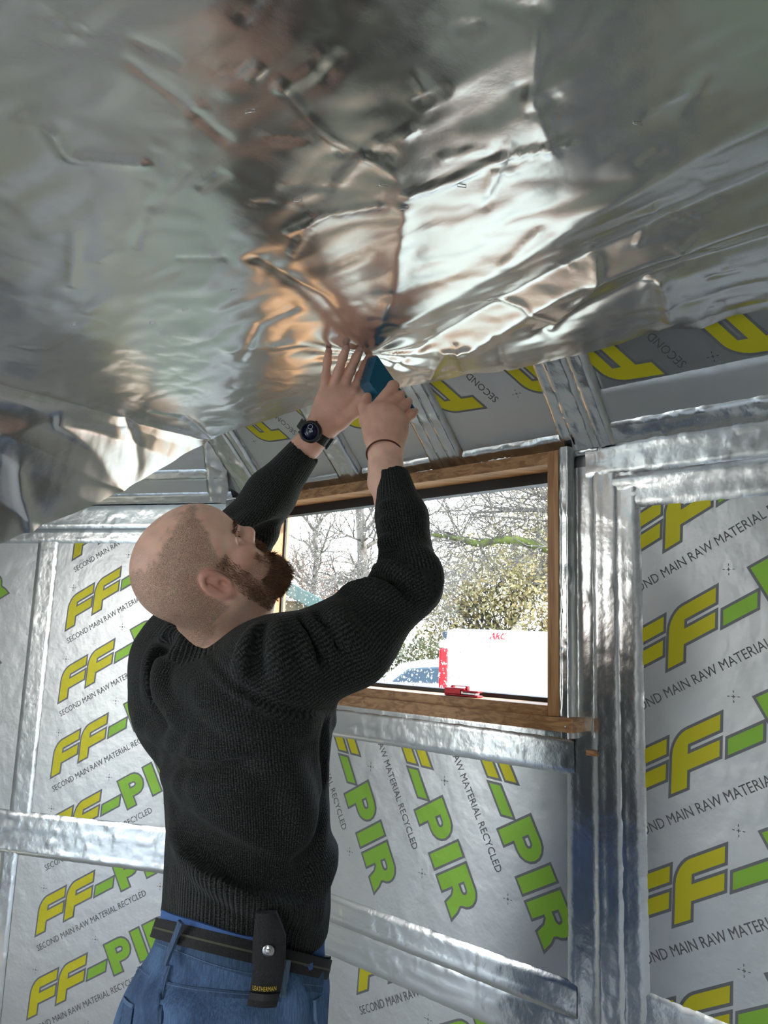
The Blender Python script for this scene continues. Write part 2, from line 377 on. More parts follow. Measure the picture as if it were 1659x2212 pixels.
def conv(cu):
    o = bpy.data.objects.new('c', cu); col.objects.link(o); dg = bpy.context.evaluated_depsgraph_get()
    me = bpy.data.meshes.new_from_object(o.evaluated_get(dg)); v = np.array([tuple(q.co) for q in me.vertices]).reshape(-1, 3); f = [tuple(p.vertices) for p in me.polygons]
    bpy.data.objects.remove(o); bpy.data.curves.remove(cu); bpy.data.meshes.remove(me); return v, f
def text_mesh(s, length=None, size=1.0, off=0.0):
    cu = bpy.data.curves.new('t', 'FONT'); cu.body = s; cu.size = size; cu.offset = off; cu.resolution_u = 2; v, f = conv(cu)
    if length: k = length/(v[:, 0].max()-v[:, 0].min()); v = v*k
    v[:, 0] -= v[:, 0].min(); return v, f
YL = gF(0)+gF(.121); GL = gD()+gP(.362)+gI(.468)+gP(.519, True)
SMALL = text_mesh('SECOND MAIN RAW MATERIAL RECYCLED', .455); SMALL[0][:, 1] *= 1.18
PIECES = [(curve_mesh(YL+GL, .0055), 2, .0004), (curve_mesh(YL, 0), 0, .0007), (curve_mesh(GL, 0), 1, .0007)]
SMALL = ((SMALL[0]*1.0)+np.array([-.012, -.050, 0]), SMALL[1])
cv = []
for dx, dy in ((0, .010), (0, -.010), (.010, 0), (-.010, 0)):
    for s, e_ in ((0, .35), (.7, 1.15)):
        p = np.array([dx, dy])*s; q = np.array([dx, dy])*e_; t = np.array([-dy, dx])/.01*.0008
        cv.append(np.array([p-t, q-t, q+t, p+t]))
def cross_at(x, y, a):   # little register mark, upright to the board
    c, s = math.cos(-a), math.sin(-a); return [np.array([(x+c*k[0]-s*k[1], y+s*k[0]+c*k[1], 0) for k in q]) for q in cv]
def rows(ang, f2=None, f1=None, extra=()):
    return
def lettering(fr, rect, origins, ang, parent, fade=None):
    """prints rows of lettering at the given row origins, cut to the board"""
    bm = bmesh.new(); c, s = math.cos(ang), math.sin(ang)
    def add(v, f, mi, z, ox, oy):
        vs = [bm.verts.new((ox+c*q[0]-s*q[1], oy+s*q[0]+c*q[1], z)) for q in v]
        for q in f:
            try: fc = bm.faces.new([vs[i] for i in q]); fc.material_index = mi
            except ValueError: pass
    for (ox, oy) in origins:
        for (v, f), mi, z in PIECES: add(v, f, mi, z, ox, oy)
        add(SMALL[0], SMALL[1], 3, .0006, ox, oy)
        for x, y in ((.085, .125), (.21, -.10), (.50, -.045)):
            for q in cross_at(x, y, ang if ang < 1.2 else ang-math.pi/2): add(q, [(0, 1, 2, 3)], 3, .0006, ox, oy)
    u0, u1, v0, v1 = rect
    for co, no in (((u0, 0, 0), (-1, 0, 0)), ((u1, 0, 0), (1, 0, 0)), ((0, v0, 0), (0, -1, 0)), ((0, v1, 0), (0, 1, 0))):
        bmesh.ops.bisect_plane(bm, geom=list(bm.verts)+list(bm.edges)+list(bm.faces), plane_co=co, plane_no=no, clear_outer=True)
    for vv in bm.verts: vv.co = Vector(fr.p(vv.co.x, vv.co.y, vv.co.z+BOFF))
    bmesh.ops.triangulate(bm, faces=bm.faces)
    me = bpy.data.meshes.new('printed_lettering')
    # make sure the faces look into the room
    for f in bm.faces:
        f.normal_update()
        if f.normal.dot(Vector(fr.n)) < 0: f.normal_flip()
    bm.to_mesh(me); bm.free()
    return link('printed_lettering', me, [M['yellow'], M['green'], M['grey'], M['ink']], parent)
BOFF = .0
def board(fr, u0, u1, v0, v1, parent, origins=(), ang=0.0):
    nu = max(2, int((u1-u0)/.06)); nv = max(2, int((v1-v0)/.06))
    b = box('insulation_board', fr, u0, u1, v0, v1, -.0115, BOFF, M['board'], parent, .002)
    if origins: lettering(fr, (u0+.001, u1-.001, v0+.001, v1-.001), origins, ang, b)
    return b

def tape(fr, a, b, wd, parent, off=.0015, crumple=.0012, fold=None, name='foil_tape', ext=(0, 0), m='tape'):
    """strip of tape from a to b (u,v) on plane fr"""
    a = np.array(a, float); b = np.array(b, float); L = np.linalg.norm(b-a); d = (b-a)/L; t = np.array([-d[1], d[0]])
    nl = max(4, int(L/.009)); nw = max(6, int(wd/.009)); s = np.linspace(0, 1, nl+1); q = np.linspace(-.5, .5, nw+1)
    S, Q = np.meshgrid(s, q, indexing='ij')
    ns = fbm(np.stack([S*L/.03, Q*wd/.02, np.full_like(S, hash((round(a[0], 3), round(b[1], 3))) % 50)], -1), 3)
    rag = .0012*vnoise(np.stack([S*L/.006, np.sign(Q)*3, np.zeros_like(S)], -1))
    uv = a+(S*L)[..., None]*d+(Q*wd+rag*(np.abs(Q) > .49))[..., None]*t
    crumple = crumple*.45; hh = off+crumple*(ns+.45).clip(0, 2)
    ridge = 1-np.abs(fbm(np.stack([S*L/.05+3, Q*wd/.035+9, np.full_like(S, 5.)], -1), 2))*4
    hh = hh+crumple*3.0*ridge.clip(0, 1)**6
    for (qc, wv, hv) in (fold or []): hh = hh+.35*hv*np.exp(-((Q*wd-qc)/wv)**2)*(1+.5*vnoise(np.stack([S*L/.05, Q*0, Q*0+2], -1)))
    edge = (np.abs(Q) > .499); hh = np.where(edge, .0004, hh)
    Vv = fr.o+uv[..., 0:1]*fr.u+uv[..., 1:2]*fr.v+hh[..., None]*fr.n
    ix = np.arange((nl+1)*(nw+1)).reshape(nl+1, nw+1)
    Ff = np.stack([ix[:-1, :-1], ix[1:, :-1], ix[1:, 1:], ix[:-1, 1:]], -1).reshape(-1, 4)
    # orientation towards the room
    v0, v1, v2 = Vv.reshape(-1, 3)[Ff[0][:3]]
    if np.cross(v1-v0, v2-v0)@fr.n < 0: Ff = Ff[:, ::-1]
    return mesh(name, Vv.reshape(-1, 3), Ff, M[m], parent, True)

TA = math.radians(28.5)
# window wall boards
ca, sa = math.cos(TA), math.sin(TA)
orgR = [(-.653-.121*ca, z-.121*sa) for z in (1.945, 1.701, 1.458, 1.215, .975, .735)]
board(A, -.74, .46, .80, ZW-.03, wallA, orgR, TA)
a2 = TA-math.pi/2; du, dv = math.cos(a2), math.sin(a2)
orgU = [(u-.585*du-.0*dv, .877-.585*dv) for u in (-.953-.0, -1.204, -1.457, -1.71)]
board(A, -2.0, -.86, .76, 1.31, wallA, orgU, a2)
board(A, -2.0, -.86, .0, .74, wallA, [(-1.487, .598-k*.245) for k in range(3)]+[(-1.487+.62, .598-k*.245) for k in range(-1, 3)], TA)
board(A, -.74, .46, .0, .79, wallA, [(-.2, .5)], TA)
board(A, .52, 1.9, .0, ZW-.03, wallA, [(.55, 1.4-.245*k) for k in range(5)], TA)
# left wall boards
LA_ = math.radians(29.5)
board(B, -.69, -.01, .80, ZW-.03, wallB, [(-.605, z) for z in (1.747, 1.491, 1.236, .981, .725)], LA_)
board(B, -.71, -.01, .0, .79, wallB, [(-.603, z) for z in (.722, .466, .208)], LA_)
board(B, -2.3, -.74, .80, ZW-.03, wallB, [(-1.41, z) for z in (1.57, 1.315, 1.06)]+[(-2.1, z) for z in (1.57, 1.315, 1.06)], LA_)
board(B, -2.3, -.74, .0, .79, wallB, [(-1.6, z) for z in (.6, .34, .1)], LA_)
# tape on the window wall
TW = .075
tape(A, (-.785, 1.93), (-.785, .02), .072, wallA, .0042, fold=[(-.02, .004, .003), (.012, .006, .002)])
tape(A, (-.735, 1.92), (-.735, .02), .062, wallA, .0028, fold=[(.01, .004, .002)])
tape(A, (-.845, 1.90), (-.845, .02), .075, wallA, .0022, fold=[(.0, .005, .003), (.02, .004, .002)])
tape(A, (-.765, 1.835), (1.6, 1.835), .08, wallA, .0025, fold=[(.022, .012, .010)])
tape(A, (-.83, 1.91), (1.6, 1.91), .085, wallA, .0045, .002, fold=[(.025, .006, .004)])
tape(A, (-1.98, .772), (-.86, .772), .075, wallA, .0042, fold=[(-.02, .004, .004)])
tape(A, (-1.98, .70), (-.86, .70), .09, wallA, .0022, fold=[(.0, .004, .003)])
tape(A, (-.74, .79), (.5, .74), .10, wallA, .0025)
tape(A, (-1.97, 1.262), (-.862, 1.262), .082, wallA, .0045, fold=[(.002, .003, .003)])
tape(A, (-1.97, 1.295), (-.858, 1.295), .05, wallA, .0028)
tape(A, (-2.06, 1.93), (-2.06, .02), .15, wallA, .0022)
tape(A, (-2.15, 1.93), (-2.15, .02), .11, wallA, .003)
tape(A, (-2.20, 1.945), (-.80, 1.945), .035, wallA, .006, .003)
box('wood_shim', A, -.832, -.806, 1.268, 1.279, .0075, .0105, M['woodh'], wallA, .0006)
# tape on the left wall
tape(B, (-.718, 1.81), (-.718, .85), .092, wallB, .0025, .0007)
tape(B, (-2.3, .785), (0, .785), .145, wallB, .004, .0016, fold=[(-.058, .004, .007), (.02, .01, .002)])
tape(B, (-2.3, 1.832), (0, 1.832), .056, wallB, .0035, .001)
tape(B, (-2.3, 1.90), (0, 1.90), .085, wallB, .0028, .0012, fold=[(-.03, .006, .004)])
tape(B, (-.745, .72), (-.745, .02), .07, wallB, .0025, .0016)
tape(B, (-.03, 1.93), (-.03, .02), .06, wallB, .0025)

# ------------------------------------------------------------------ coving above the walls: boards and tape
cov = empty('ceiling_coving', BA.o); tag(cov, kind='structure'); cov_inv = Matrix.Translation(-Vector(BA.o))
def sub(o, par):
    o.parent = par; o.matrix_parent_inverse = Matrix.Translation(-Vector(par.location)); return o
tb = math.radians(118.5); tc_, ts_ = math.cos(tb), math.sin(tb)
def bandboard(u0, u1, orgs):
    b = board(BA, u0, u1, 0.0, .30, None, orgs, tb); sub(b, cov); return b
f1 = BA.h(1433, 800); f2 = BA.h(1045, 879); f3 = BA.h(622, 946)
bandboard(-.745, .45, [(f1[0]+.25*k, f1[1]-.008) for k in range(-1, 5)])
bandboard(-1.185, -.86, [(f2[0]+.25*k, f2[1]) for k in range(-1, 3)])
bandboard(-1.545, -1.245, [(-1.36, .16)])
bandboard(-1.97, -1.60, [(f3[0]+.25*k, f3[1]) for k in range(-2, 2)])
for u0, u1 in ((-.862, -.79), (-1.245, -1.185), (-1.60, -1.545), (-2.05, -1.97)):   # foil-wrapped rafters between the boards
    b = box('rafter', BA, u0, u1+.01, -.01, .3, -.02, .012, M['tape'], None, .003); sub(b, cov)
for a_, b_, wd in (((-.862, .0), (-.845, .30), .05), ((-.775, .0), (-.765, .30), .05), ((-.825, 0), (-.815, .3), .07),
                   ((-1.185, 0), (-1.185, .3), .05), ((-1.245, 0), (-1.245, .3), .05), ((-1.215, 0), (-1.215, .3), .05), ((-1.57, 0), (-1.57, .3), .10), ((-2.03, 0), (-2.03, .3), .11), ((-1.96, 0), (-1.96, .3), .05)):
    sub(tape(BA, a_, b_, wd, None, .0145, .003), cov)
sub(tape(BA, (-2.1, .012), (-.79, .012), .055, None, .006, .004), cov)
sub(tape(BA, (-.79, .055), (1.6, .055), .15, None, .004, .0012, fold=[(-.03, .012, .006)], m='board'), cov)
sub(tape(BA, (-.78, .012), (1.6, .012), .085, None, .008, .003, fold=[(-.0, .012, .007)]), cov)
sub(board(BA, -.74, 1.6, -.0, .30, None), cov)
cov2 = empty('ceiling_coving', BB.o); tag(cov2, kind='structure')
sub(board(BB, -2.4, -.0, 0, .3, None), cov2)
sub(tape(BB, (-2.4, .018), (.03, .018), .05, None, .003, .001), cov2)
sub(tape(BB, (-2.4, .115), (.03, .115), .045, None, .003, .0015), cov2)
sub(tape(BB, (-.03, .0), (.04, .3), .08, None, .004, .004), cov2)

# ------------------------------------------------------------------ window 1
win = empty('window_1', A.p(-1.43, 1.36)); tag(win, kind='structure')
def wb_(name, u0, u1, v0, v1, c0, c1, m, bev=.002, par=None):
    b = box(name, A, u0, u1, v0, v1, c0, c1, M[m], None, bev); sub(b, win); return b
wb_('window_frame', -.905, -.877, 1.345, 1.937, -.075, .045, 'woodv')
wb_('window_frame', -1.985, -.905, 1.907, 1.937, -.075, .044, 'woodh')
wb_('window_frame', -1.985, -1.949, 1.366, 1.907, -.075, .043, 'woodv')
wb_('window_sill', -1.985, -.905, 1.325, 1.367, -.075, .046, 'woodh')
wb_('window_sill', -1.985, -.838, 1.315, 1.3445, -.012, .056, 'woodh')
wb_('frame_gasket', -1.949, -.905, 1.880, 1.907, -.060, -.028, 'black', .001)
wb_('frame_gasket', -1.949, -.905, 1.367, 1.377, -.060, -.030, 'black', .001)
wb_('frame_gasket', -1.949, -1.943, 1.377, 1.88, -.060, -.052, 'black', .0)
wb_('frame_gasket', -.911, -.905, 1.377, 1.88, -.060, -.052, 'black', .0)
wb_('frame_gasket', -1.949, -1.944, 1.377, 1.907, .004, .018, 'black', .001)
pane = wb_('window_pane', -1.945, -.909, 1.372, 1.884, -.058, -.054, 'glass', 0)
sub(tape(A, (-.868, 1.945), (-.868, 1.30), .030, None, .035, .003), win)
# foil lapped along the outside of the right jamb
sub(tape(Fr(A.p(-.8765, 0, .0), -A.n, A.v, A.u), (-.022, 1.325), (-.022, 1.94), .040, None, .001, .0008), win)
# screw in the sill end
sc_ = tube('screw', [A.p(-.855, 1.328, .055), A.p(-.855, 1.328, .0575)], [.0028, .0024], M['steel'], None, 10); sub(sc_, win)
# raindrops on the outside of the pane
parts = []
for i in range(3000):
    u = -1.94+1.03*rnd.random(); t = rnd.random()**1.9; z = 1.376+.50*t
    if u > -1.28: z = 1.376+.30*rnd.random()**1.1 if rnd.random() < .35 else z
    if rnd.random() < .12: z = 1.38+.49*rnd.random()
    r = (.0011+.0026*rnd.random()**2.2)*(1 if z < 1.62 else .7)
    if u > -1.2 and z < 1.47 and rnd.random() < .9: continue
    sg = 7; V = [A.p(u, z, -.0581-r*.55)]; F = []
    for k in range(sg):
        a = 2*math.pi*k/sg; V.append(A.p(u+r*.72*math.cos(a)*.8, z+r*1.15*math.sin(a)*(1.3 if math.sin(a) > 0 else 1)*.72, -.0581-r*.42))
    for k in range(sg):
        a = 2*math.pi*k/sg; V.append(A.p(u+r*.8*math.cos(a), z+r*1.15*math.sin(a)*(1.3 if math.sin(a) > 0 else 1), -.0580))
    for k in range(sg): l = (k+1) % sg; F.append((0, 1+l, 1+k)); F.append((1+k, 1+l, 1+sg+l, 1+sg+k))
    parts.append((V, F))
V, F = merge(parts); dr = mesh('raindrops', V, F, M['drop'], None, True); dr['kind'] = 'stuff'; sub(dr, win)

# ------------------------------------------------------------------ outside
GZ = -.35
gfr = Fr((-3, 4, GZ), (1, 0, 0), (0, 1, 0), (0, 0, 1))
pts = []
NG = 50; gx, gy = np.meshgrid(np.linspace(-60, 60, NG), np.linspace(-30, 95, NG), indexing='ij')
gz = GZ-.1*fbm(np.stack([gx/6, gy/6, gx*0], -1)).clip(-.5, .5)
V = np.stack([gx, gy, gz], -1).reshape(-1, 3); ix = np.arange(NG*NG).reshape(NG, NG)
F = np.stack([ix[:-1, :-1], ix[1:, :-1], ix[1:, 1:], ix[:-1, 1:]], -1).reshape(-1, 4)
tag(mesh('ground', V, F, M['grass'], None, True), kind='structure')

# white pickup canopy seen from behind
D1 = 7.5
def at(px, py, d): return P(px, py, d)
c0 = at(955, 1420, D1); zt = at(1080, 1361, D1)[2]
pk = empty('pickup_truck', (c0[0], c0[1], GZ)); tag(pk, 'white pickup truck with a tall rear canopy and red tail light outside the window', 'truck')
vx = (CR*np.array([1, 1, 0])); vx /= np.linalg.norm(vx); vy = np.array([-vx[1], vx[0], 0])
_ta = math.radians(9); kx = np.array([math.cos(_ta), -math.sin(_ta), 0]); ky = np.array([math.sin(_ta), math.cos(_ta), 0]); K = Fr((c0[0], c0[1], 0), kx, Z3, -ky)        # u right, v up, n towards the viewer
def kb(name, u0, u1, v0, v1, c0_, c1, m, bev=.03, par=None):
    b = box(name, K, u0, u1, v0, v1, c0_, c1, M[m], None, bev); return sub(b, pk)
kb('canopy', .02, 1.78, .78, zt, -2.1, 0, 'white', .09)
kb('tub', -.02, 1.82, .1, .79, -2.2, -.02, 'white', .05)
kb('rear_bumper', .02, 1.78, .0, .14, -.1, .10, 'steel', .03)
kb('cab', .05, 1.75, .1, zt-.1, -4.0, -2.25, 'white', .12)
kb('side_glass', -.005, .04, 1.515, zt-.03, -1.9, -.03, 'carglass', .01); kb('side_pillar', -.03, .03, .6, 1.02, -.2, -.01, 'white', .02)
tl = kb('tail_light', -.03, .055, 1.02, 1.42, -.16, .005, 'tail', .015)
kb('light_lens', -.03, .055, 1.425, 1.50, -.16, .006, 'white', .015)
for s in (.2, 1.6):
    for cc in (-.75, -3.5):
        t = tube('wheel', [K.p(s-.12, GZ+.36, cc), K.p(s+.12, GZ+.36, cc)], [.36, .36], M['black'], None, 24); sub(t, pk)
v, f = text_mesh('ARC', .15, 1.0, .03); lu, lv = K.h(1068, 1374, .006)
V = [K.p(lu-.05+q[0]+.35*q[1], lv-.03+q[1]*1.2, .006) for q in v]; lg = mesh('badge', V, f, M['tail']); sub(lg, pk)
# low white car further left
D2 = 13.4
c1 = at(905, 1490, D2); cr_ = empty('white_car', (c1[0], c1[1], GZ)); tag(cr_, 'low white car parked left of the pickup truck, seen through raindrops', 'car')
def carpart(name, prof, y0, y1, m, bev=.03):
    pts = [np.array([c1[0], c1[1], 0])+vx*a+Z3*b+vy*y for y in (y0, y1) for a, b in prof]
    o = hull(name, pts, M[m], None, bev); return sub(o, cr_)
zt2 = at(900, 1428, D2)[2]
carpart('car_body', [(-1.3, .05), (2.2, .05), (2.2, zt2-.5), (1.9, zt2-.36), (-1.2, zt2-.40), (-1.3, zt2-.6)], 0, 1.7, 'white', .05)
carpart('car_cabin', [(-.65, zt2-.42), (1.5, zt2-.42), (1.0, zt2-.02), (.2, zt2), (-.3, zt2-.10)], .1, 1.6, 'white', .06)
carpart('car_window', [(-.50, zt2-.38), (.42, zt2-.38), (.40, zt2-.08), (-.18, zt2-.13)], .07, .3, 'carglass', .03)
carpart('car_window', [(.50, zt2-.38), (1.25, zt2-.38), (.92, zt2-.08), (.48, zt2-.08)], .07, .3, 'carglass', .03)
for a in (-.75, 1.6):
    c = np.array([c1[0], c1[1], 0])+vx*a; sub(tube('wheel', [c+Z3*(GZ+.33)-vy*.02, c+Z3*(GZ+.33)+vy*.2], [.33, .33], M['black'], None, 20), cr_)
# shed with a sloping roof, left
D3 = 6.0
s0 = at(585, 1236, D3); s1 = at(735, 1316, D3); sl = at(470, 1180, D3)
sh = empty('garden_shed', (s0[0], s0[1], GZ)); tag(sh, 'small timber clad shed with a green sloping roof beyond the window', 'shed')
dd = np.array([s1[0]-s0[0], 0, s1[2]-s0[2]]); dd /= np.linalg.norm(dd); nn = np.array([-dd[2], 0, dd[0]])
if nn[2] < 0: nn = -nn
R = Fr((s0[0], s0[1], s0[2]), dd, (0, 1., 0), nn)
sub(box('roof_slope', R, -.9, .72, -.15, 2.4, -.10, .0, M['roofing'], None, .01), sh)
S = Fr((s0[0], s0[1], 0), (1., 0, 0), Z3, (0, -1., 0))
for k in range(13):
    z0 = GZ+k*.128
    xr = .45 if z0 < s1[2]+.02 else .45
    ztop = z0+.122
    umax = min(.45, (s0[2]-.12-ztop)/max(1e-3, -dd[2]/dd[0]))
    if umax > -.7: sub(box('cladding_board', S, -.8, umax, z0, ztop, -.02, .002+.002*(k % 2), M['clad'], None, .003), sh)
sub(box('shed_body', S, -.78, .43, GZ, s1[2]+.05, -2.2, -.02, M['clad'], None, 0), sh)

# trees
def branch(parts, p, d, L, r, dep, gnarl=.35, tw=None, up=.1):
    n = 5 if dep > 1 else 4; pts = [p]; rr = [r]; q = p.copy(); e = d.copy()
    kids = []
    for i in range(n):
        e = e+np.array([rnd.gauss(0, gnarl), rnd.gauss(0, gnarl), rnd.gauss(0, gnarl)+up])*.5; e /= np.linalg.norm(e)
        q = q+e*L/n; pts.append(q.copy()); rr.append(r*(1-.45*(i+1)/n)); kids.append((q.copy(), e.copy(), rr[-1]))
    parts.append(tube_data(pts, rr, 6 if r > .03 else 3))
    if dep > 0:
        for (q, e, r_) in kids:
            for _ in range(2 if rnd.random() < .55 else 1):
                s = np.array([rnd.gauss(0, 1), rnd.gauss(0, 1), rnd.gauss(0, .8)]); s -= e*(s@e); s /= np.linalg.norm(s)+1e-9
                f = e*.7+s*.75; f /= np.linalg.norm(f)
                branch(parts, q, f, L*rnd.uniform(.5, .75), r_*.62, dep-1, gnarl, tw, up)
    elif tw is not None: tw.append(q)
def leaves(cs, spread, size, n):
    V = []; F = []
    for c in cs:
        for _ in range(n):
            p = c+np.array([rnd.gauss(0, spread) for _ in range(3)]); a = np.array([rnd.gauss(0, 1) for _ in range(3)]); a /= np.linalg.norm(a); b = np.cross(a, [rnd.gauss(0, 1) for _ in range(3)]); b /= np.linalg.norm(b)+1e-9
            s = size*rnd.uniform(.6, 1.3); i = len(V); V += [p-a*s, p+b*s*.5, p+a*s, p-b*s*.5]; F.append((i, i+1, i+2, i+3))
    return V, F
def tree(name, label, base, top, r, dep, L, leafm=None, leafs=None, gn=.35, up=.1, group=None, lean=None, mats='bark'):
    t = empty(name, tuple(base)); tag(t, label, 'tree', group); parts = []; tw = []
    base = np.asarray(base, float); top = np.asarray(top, float)
    tr = [base+(top-base)*k/6+np.array([rnd.gauss(0, .06), rnd.gauss(0, .06), 0])*(k > 0) for k in range(7)]
    sub(tube('trunk', tr, np.linspace(r, r*.55, 7), M[mats], None, 10), t)
    for k in range(2, 7):
        for _ in range(2):
            a = rnd.uniform(0, 6.28); d = np.array([math.cos(a), math.sin(a), rnd.uniform(.2, 1.0)]); d /= np.linalg.norm(d)
            branch(parts, tr[k], d, L*rnd.uniform(.7, 1.1), r*.35, dep, gn, tw, up)
    V, F = merge(parts); sub(mesh('branches', V, F, M[mats], None, True), t)
    if leafm:
        V, F = leaves([tw[i] for i in range(0, len(tw), leafs[3])], leafs[0], leafs[1], leafs[2]); lf = mesh('leaves', V, F, M[leafm]); lf['kind'] = 'stuff'; sub(lf, t)
    return t
def gp(px, d): q = at(px, 1300, d); return np.array([q[0], q[1], GZ])
b1 = gp(668, 21); tree('bare_tree', 'slender bare tree on the left beyond the shed roof', b1, b1+np.array([.1, 0, 4.7]), .12, 3, 1.4, gn=.3, up=.2)
b2 = gp(800, 15.6); tree('bare_tree', 'bare gnarled tree with thick grey limbs behind the raised forearm', b2, b2+np.array([-.3, 0, 5.4]), .15, 3, 1.9, gn=.5, up=.0)
b3 = gp(725, 26); tree('russet_tree', 'small tree holding russet autumn leaves low on the left', b3, b3+np.array([.1, 0, 2.6]), .12, 2, 1.3, 'leafo', (.16, .05, 7, 1))
b4 = gp(1110, 21); tree('olive_tree', 'broad olive leaved tree behind the pickup truck', b4, b4+np.array([0, 0, 3.0]), .25, 2, 1.9, 'leafg', (.36, .06, 30, 1))
b5 = gp(1290, 17); tree('olive_tree', 'taller olive leaved tree at the right edge of the window view', b5, b5+np.array([0, 0, 3.8]), .25, 2, 1.9, 'leafg', (.36, .06, 26, 1))
# big oak right of the window, one mossy limb reaching into view
b6 = gp(1500, 7.2); oak = empty('mossy_oak', tuple(b6)); tag(oak, 'old oak with a long green mossy limb reaching across the window', 'tree')
tr = [b6+np.array([rnd.gauss(0, .05), 0, .8*k]) for k in range(7)]; sub(tube('trunk', tr, np.linspace(.42, .25, 7), M['bark'], None, 12), oak)
lp = [tr[3]]+[at(x, y, d) for x, y, d in ((1300, 1215, 7.0), (1180, 1184, 6.8), (1120, 1168, 6.8), (1075, 1166, 6.7), (1035, 1175, 6.7), (1000, 1166, 6.6), (955, 1158, 6.6), (900, 1150, 6.6))]
sub(tube('mossy_limb', lp, [.14, .06, .045, .04, .036, .03, .024, .018, .01], M['moss'], None, 10), oak)
tw6 = []; parts = []
for i in range(2, 9):
    for _ in range(3):
        d = np.array([rnd.gauss(-.5, .5), rnd.gauss(0, .5), rnd.gauss(.3, .6)]); d /= np.linalg.norm(d); branch(parts, lp[i], d, rnd.uniform(.25, .5), .009, 2, .6, tw6)
for (x, y) in ((1060, 1062), (1180, 1120), (1180, 1060), (1190, 1150), (1190, 1100), (1185, 1225), (1185, 1090)):
    st = at(x+160, y+rnd.uniform(-30, 30), 7.0); d = at(x-60, y+rnd.uniform(-10, 10), 6.8)-st; d /= np.linalg.norm(d); branch(parts, st, d, rnd.uniform(1.0, 1.5), .022, 3, .42, tw6)
V, F = merge(parts); sub(mesh('branches', V, F, M['bark'], None, True), oak)
# hedge behind the cars
hg = []
for i in range(26):
    px = 540+i*34; q = gp(px, 17.8+rnd.uniform(-.6, .6)); hg.append(q)
cs = [q+np.array([rnd.gauss(0, .25), rnd.gauss(0, .3), rnd.uniform(.1, 1.72)]) for q in hg for _ in range(22)]
V, F = leaves(cs, .17, .06, 26); h = mesh('hedge', V, F, M['hedge']); tag(h, 'dense mixed hedge behind the parked vehicles', 'hedge', kind='stuff')

# ------------------------------------------------------------------ foil sheet hung under the roof
edge = [(-700, 1330, 1.55), (-350, 1262, 1.85), (-150, 1213, 2.02), (0, 1172, 2.15), (100, 1130, 2.22), (210, 1090, 2.28), (270, 1060, 2.32), (330, 1022, 2.37), (380, 990, 2.41), (420, 962, 2.43), (455, 944, None),
        (520, 924, None), (600, 900, None), (670, 880, None), (780, 853, None), (889, 832, None), (947, 823, None), (1010, 808, None), (1094, 801, None), (1191, 781, None), (1269, 764, None), (1318, 750, None),
        (1425, 718, None), (1513, 711, None), (1572, 684, None), (1659, 669, None), (1900, 610, None), (2300, 520, None), (2900, 380, None)]
OFFE = .022
EP = []
for x, y, d in edge:
    if d is None: a, b = BA.h(x, y, OFFE); q = BA.p(a, b, OFFE)
    else: q = P(x, y, d)
    EP.append(q)
EP = np.array(EP); cl = np.concatenate([[0], np.cumsum(np.linalg.norm(np.diff(EP, axis=0), axis=1))])
NC, NR = 560, 300; s_ = np.linspace(0, cl[-1], NC); E_ = np.stack([np.interp(s_, cl, EP[:, k]) for k in range(3)], 1)
def sfield(x, y):
    sA = (x-A.o[0])*nA[0]+(y-A.o[1])*nA[1]; sB = (x-B.o[0])*nB[0]+(y-B.o[1])*nB[1]
    a = 2.118+.008*(sA-.17); b = 2.122+.008*(sB-.17); k = .06; h = np.clip(.5+.5*(b-a)/k, 0, 1)
    return np.minimum(b*(1-h)+a*h-k*h*(1-h), 2.62)
T_ = np.linspace(0, 1, NR)**1.35*2.6
XY = E_[:, None, :2]+T_[None, :, None]*nA[None, None, :2]
zf = sfield(XY[..., 0], XY[..., 1]); ze = E_[:, 2]-sfield(E_[:, 0], E_[:, 1])
fall = np.interp(s_, [0, cl[10], cl[12], cl[-1]], [.55, .40, .10, .08])
zs = zf+ze[:, None]*np.exp(-(T_[None, :]/fall[:, None])**1.6)
G = np.concatenate([XY, zs[..., None]], -1)
pxs, pys, pds = np.array([1.]), None, None
def projv(Q):
    v = Q-CO; d = v@CF; return 829.5+FPX*(v@CR)/d, 1106-FPX*(v@CU)/d, d
gx_, gy_, gd_ = projv(G.reshape(-1, 3)); okv = gd_ > .3
def on_sheet(x, y):
    i = np.argmin(np.where(okv, (gx_-x)**2+(gy_-y)**2, 1e12)); return G.reshape(-1, 3)[i].copy(), gd_[i]
def crease(pts, wd, h):
    W = [on_sheet(x, y)[0][:2] for x, y in pts]; out = 0
    for a, b in zip(W[:-1], W[1:]):
        L2 = max(1e-9, ((b-a)**2).sum()); t = np.clip(((XY-a)@(b-a))/L2, 0, 1); d = np.linalg.norm(XY-(a+t[..., None]*(b-a)), axis=-1)
        out = np.maximum(out, np.exp(-(d/wd)**1.5))
    return .6*h*out
disp = np.zeros_like(zs)
